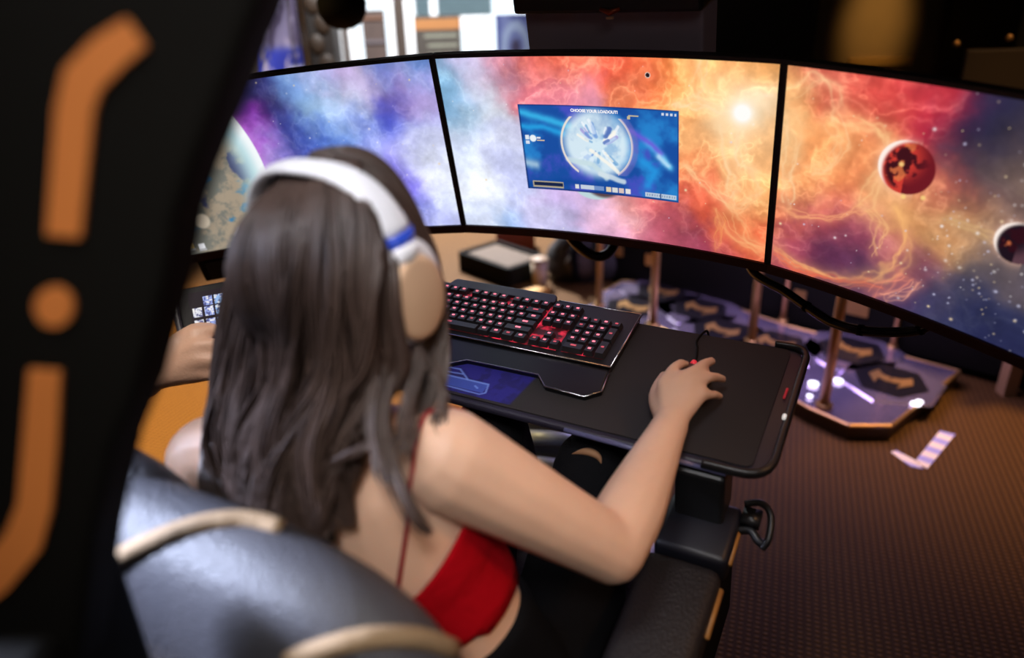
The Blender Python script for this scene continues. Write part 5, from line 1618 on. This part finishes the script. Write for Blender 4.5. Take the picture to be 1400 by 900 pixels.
# headphones
hp = thing('headphones', 'white over-ear headphones with tan ear plate on her head', 'headphones', HC + np.array([0, 0, .13]))
UB = norm(np.array([0, 0, 1.0]) - FWD * .10 - RGT * .07)
FB = norm(np.cross(UB, RGT))
pts = []
for a in np.linspace(math.radians(26), math.radians(164), 30):
    pts.append(HC + RGT * (.104 if math.cos(a) > 0 else .086) * math.copysign(abs(math.cos(a)) ** .74, math.cos(a)) + UB * (.119 * math.sin(a) ** .80))
m = MB()
m.tube(pts, .0185, 12, flat=(1.0, .34), side=FB)
m.build('headband', WHITE, hp, smooth=True)
for s in (1, -1):
    pR = pts[0] if s > 0 else pts[-1]
    ec = HC + RGT * s * .094 + np.array([0, 0, .004]) - FWD * .002
    MB().tube([pR + UB * .003, pR - UB * .012], .0192, 12, flat=(1.0, .48), side=FB).build('blue_hinge', BLUEP, hp, smooth=True)
    MB().tube([pR - UB * .010, ec + UB * .045 + RGT * s * .007, ec + UB * .03 + RGT * s * .008], [.0155, .019, .016], 12, flat=(1.0, .45), side=FB).build('yoke', WHITE, hp, smooth=True)
    RT = norm(RGT * s + FWD * -.10)
    R_e = np.array([norm(np.cross(UB, RT)), UB, RT]).T
    def disc(z0, z1, r0, r1, name, mt, off=(0, 0)):
        m = MB(frame(ec, R_e[:, 0], R_e[:, 1], R_e[:, 2]))
        rows = []
        for z, rx_, ry_ in ((z0, r0[0] * .8, r0[1] * .8), (z0 + (z1 - z0) * .12, r0[0], r0[1]), (z0 + (z1 - z0) * .8, r1[0], r1[1]), (z1, r1[0] * .86, r1[1] * .86)):
            rows.append([(off[0] + rx_ * math.cos(t), off[1] + ry_ * math.sin(t), z) for t in np.linspace(0, 2 * math.pi, 32, endpoint=False)])
        v, f = grid(np.array(rows), close_u=True)
        m.add(v, f)
        m.f += [tuple(range(31, -1, -1)), tuple(96 + i for i in range(32))]
        m.m += [0, 0]
        return m.build(name, mt, hp, smooth=True)
    disc(-.022, -.004, (.038, .050), (.042, .053), 'ear_cushion', mat('grey_white_cushion', (0.62, 0.60, 0.66), .6))
    disc(-.006, .010, (.044, .055), (.042, .053), 'ear_cup', WHITE)
    disc(.008, .016, (.037, .044), (.035, .042), 'ear_plate', TANP, (.0, -.005))

# ------------------------------------------------------------------ helper at the left with the tablet
hpz = thing('person', 'person at the left edge reaching in with one hand to hold a lit tablet', 'person', (-0.95, 1.0, 0.0))
WH = px(196, 522, 1.16)
ELB = np.array([-0.80, 0.97, 0.99])
SHR = np.array([-0.77, 1.05, 1.29])
SHL = np.array([-1.13, 0.98, 1.29])
m = MB()
m.limb([(-.95, 1.0, .92), (-.95, 1.0, 1.10), (-.96, 1.01, 1.24), (-.96, 1.01, 1.36)], [.13, .13, .15, .07], 20, flat=(1.2, .8), side=(1, .15, 0))
m.limb([(-.96, 1.01, 1.32), (-.96, 1.03, 1.46)], [.055, .055])
m.ball((-.96, 1.04, 1.55), (.076, .095, .115), None, 20, 14)
m.limb([(-.96, 1.13, 1.55), (-.96, 1.145, 1.53)], [.012, .014])
m.limb([SHR, ELB], [.055, .042])
m.limb([ELB, ELB * .6 + WH * .4, WH], [.043, .042, .029])
m.limb([SHL, (-1.20, 1.00, 1.08), (-1.18, 1.12, .86)], [.055, .044, .030])
m.limb([(-1.18, 1.12, .86), (-1.17, 1.16, .77)], [.03, .022])
h4 = lambda u, v, d: px(u, v, d)
mc = [h4(268, 456, 1.165), h4(272, 474, 1.15), h4(272, 494, 1.145), h4(268, 512, 1.15)]
ch = [[h4(300, 452, 1.175), h4(322, 455, 1.185), h4(340, 462, 1.19)], [h4(304, 472, 1.15), h4(322, 484, 1.165), h4(320, 494, 1.18)],
      [h4(303, 495, 1.145), h4(316, 506, 1.16), h4(308, 514, 1.175)], [h4(296, 514, 1.15), h4(308, 520, 1.165), h4(300, 524, 1.175)]]
hand(m, WH, mc, ch, [h4(216, 500, 1.15), h4(240, 470, 1.16), h4(266, 450, 1.18), h4(290, 446, 1.19)], .015, .0095)
for s in (-1, 1):
    m.limb([(-.95 + s * .09, 1.0, .92), (-.95 + s * .10, 1.02, .50), (-.95 + s * .10, 1.0, .09)], [.085, .06, .042])
    m.limb([(-.95 + s * .10, .98, .05), (-.95 + s * .11, 1.14, .035)], [.04, .033])
bake(m.build('body', SKIN2, hpz, smooth=True), .006, 4)
m = MB()
m.limb([(-.95, 1.0, .88), (-.95, 1.0, 1.10), (-.96, 1.01, 1.24), (-.96, 1.01, 1.35)], [.145, .145, .165, .085], 20, flat=(1.2, .8), side=(1, .15, 0))
m.limb([SHR, SHR * .45 + ELB * .55], [.066, .060]).limb([SHL, (-1.18, 1.0, 1.16)], [.066, .058])
bake(m.build('shirt', GREYF, hpz, smooth=True), .01, 4)
m = MB()
m.limb([(-.95, 1.0, .98), (-.95, 1.0, .88)], [.15, .15], 20, flat=(1.15, .8), side=(1, .15, 0))
for s in (-1, 1):
    m.limb([(-.95 + s * .09, 1.0, .90), (-.95 + s * .10, 1.02, .50), (-.95 + s * .10, 1.0, .10)], [.10, .075, .06])
bake(m.build('trousers', BLACKF, hpz, smooth=True), .012, 4)
MB().ball((-.96, 1.02, 1.59), (.083, .10, .10), None, 18, 12).build('hair', HAIRM, hpz, smooth=True)
for s in (-1, 1):
    MB().limb([(-.95 + s * .10, .95, .042), (-.95 + s * .11, 1.15, .036)], [.044, .036]).build('shoe', BLACK, hpz, smooth=True)

# tablet with glowing tiles held in that hand
tq = [px(241, 396, 1.20), px(372, 372, 1.26), px(380, 446, 1.22), px(254, 466, 1.16)]
tb = thing('tablet', 'black touch tablet with rows of bright app tiles held at the left', 'tablet', (tq[2] + tq[3]) / 2)
ex_, ey_ = norm(tq[1] - tq[0]), norm(tq[3] - tq[0])
nn = norm(np.cross(ey_, ex_))
nn = nn if nn @ (CAM - tq[0]) > 0 else -nn
MB().slab(tq, nn, .012).build('tablet_case', mat('tablet_black', (0.008, 0.008, 0.010), 0.55, spec=0.2), tb, bevel=.003)
def qp(a, b):
    return (tq[0] * (1 - a) + tq[1] * a) * (1 - b) + (tq[3] * (1 - a) + tq[2] * a) * b
g, h = np.meshgrid(np.linspace(0, 1, 130), np.linspace(0, 1, 70))
im = np.zeros(g.shape + (3,)) + np.array([38, 30, 36])
tiles = [(150, 165, 225), (185, 180, 235), (120, 150, 235), (225, 225, 235), (235, 220, 200), (225, 160, 90), (215, 205, 240), (150, 185, 235), (235, 200, 150), (240, 240, 240)]
k = 0
for r_ in range(3):
    for c_ in range(7):
        a0, b0 = .03 + c_ * .142, .10 + r_ * .30
        if r_ == 0 and c_ < 1:
            continue
        if r_ == 0:
            b0 += .04
        mk = ((g > a0) & (g < a0 + .115) & (h > b0) & (h < b0 + .23)).astype(float)
        over(im, mk, tiles[(k * 7 + r_) % 10])
        over(im, mk * sstep(.5, .6, fbm(g * 40, h * 20, 500 + k, 3)) * .8, (70, 70, 120))
        over(im, 0.8 * mk * sstep(.58, .66, fbm(g * 30, h * 24, 600 + k, 2)), (255, 250, 245))
        k += 1
P = np.array([[qp(.10 + .82 * a, .13 + .76 * b) + nn * .001 for a in np.linspace(0, 1, 130)] for b in np.linspace(0, 1, 70)])
screen_mesh('tablet_screen', P, im, SCREENM, tb)
MB().slab([qp(-.10, .05), qp(0, 0), qp(0, 1.0), qp(-.06, .98)], nn, .02).build('side_grip', mat('dark_grey_grip', (0.05, 0.045, 0.06), .35), tb, bevel=.004)

for o in bpy.data.objects:
    if '_m' in o:
        del o['_m']
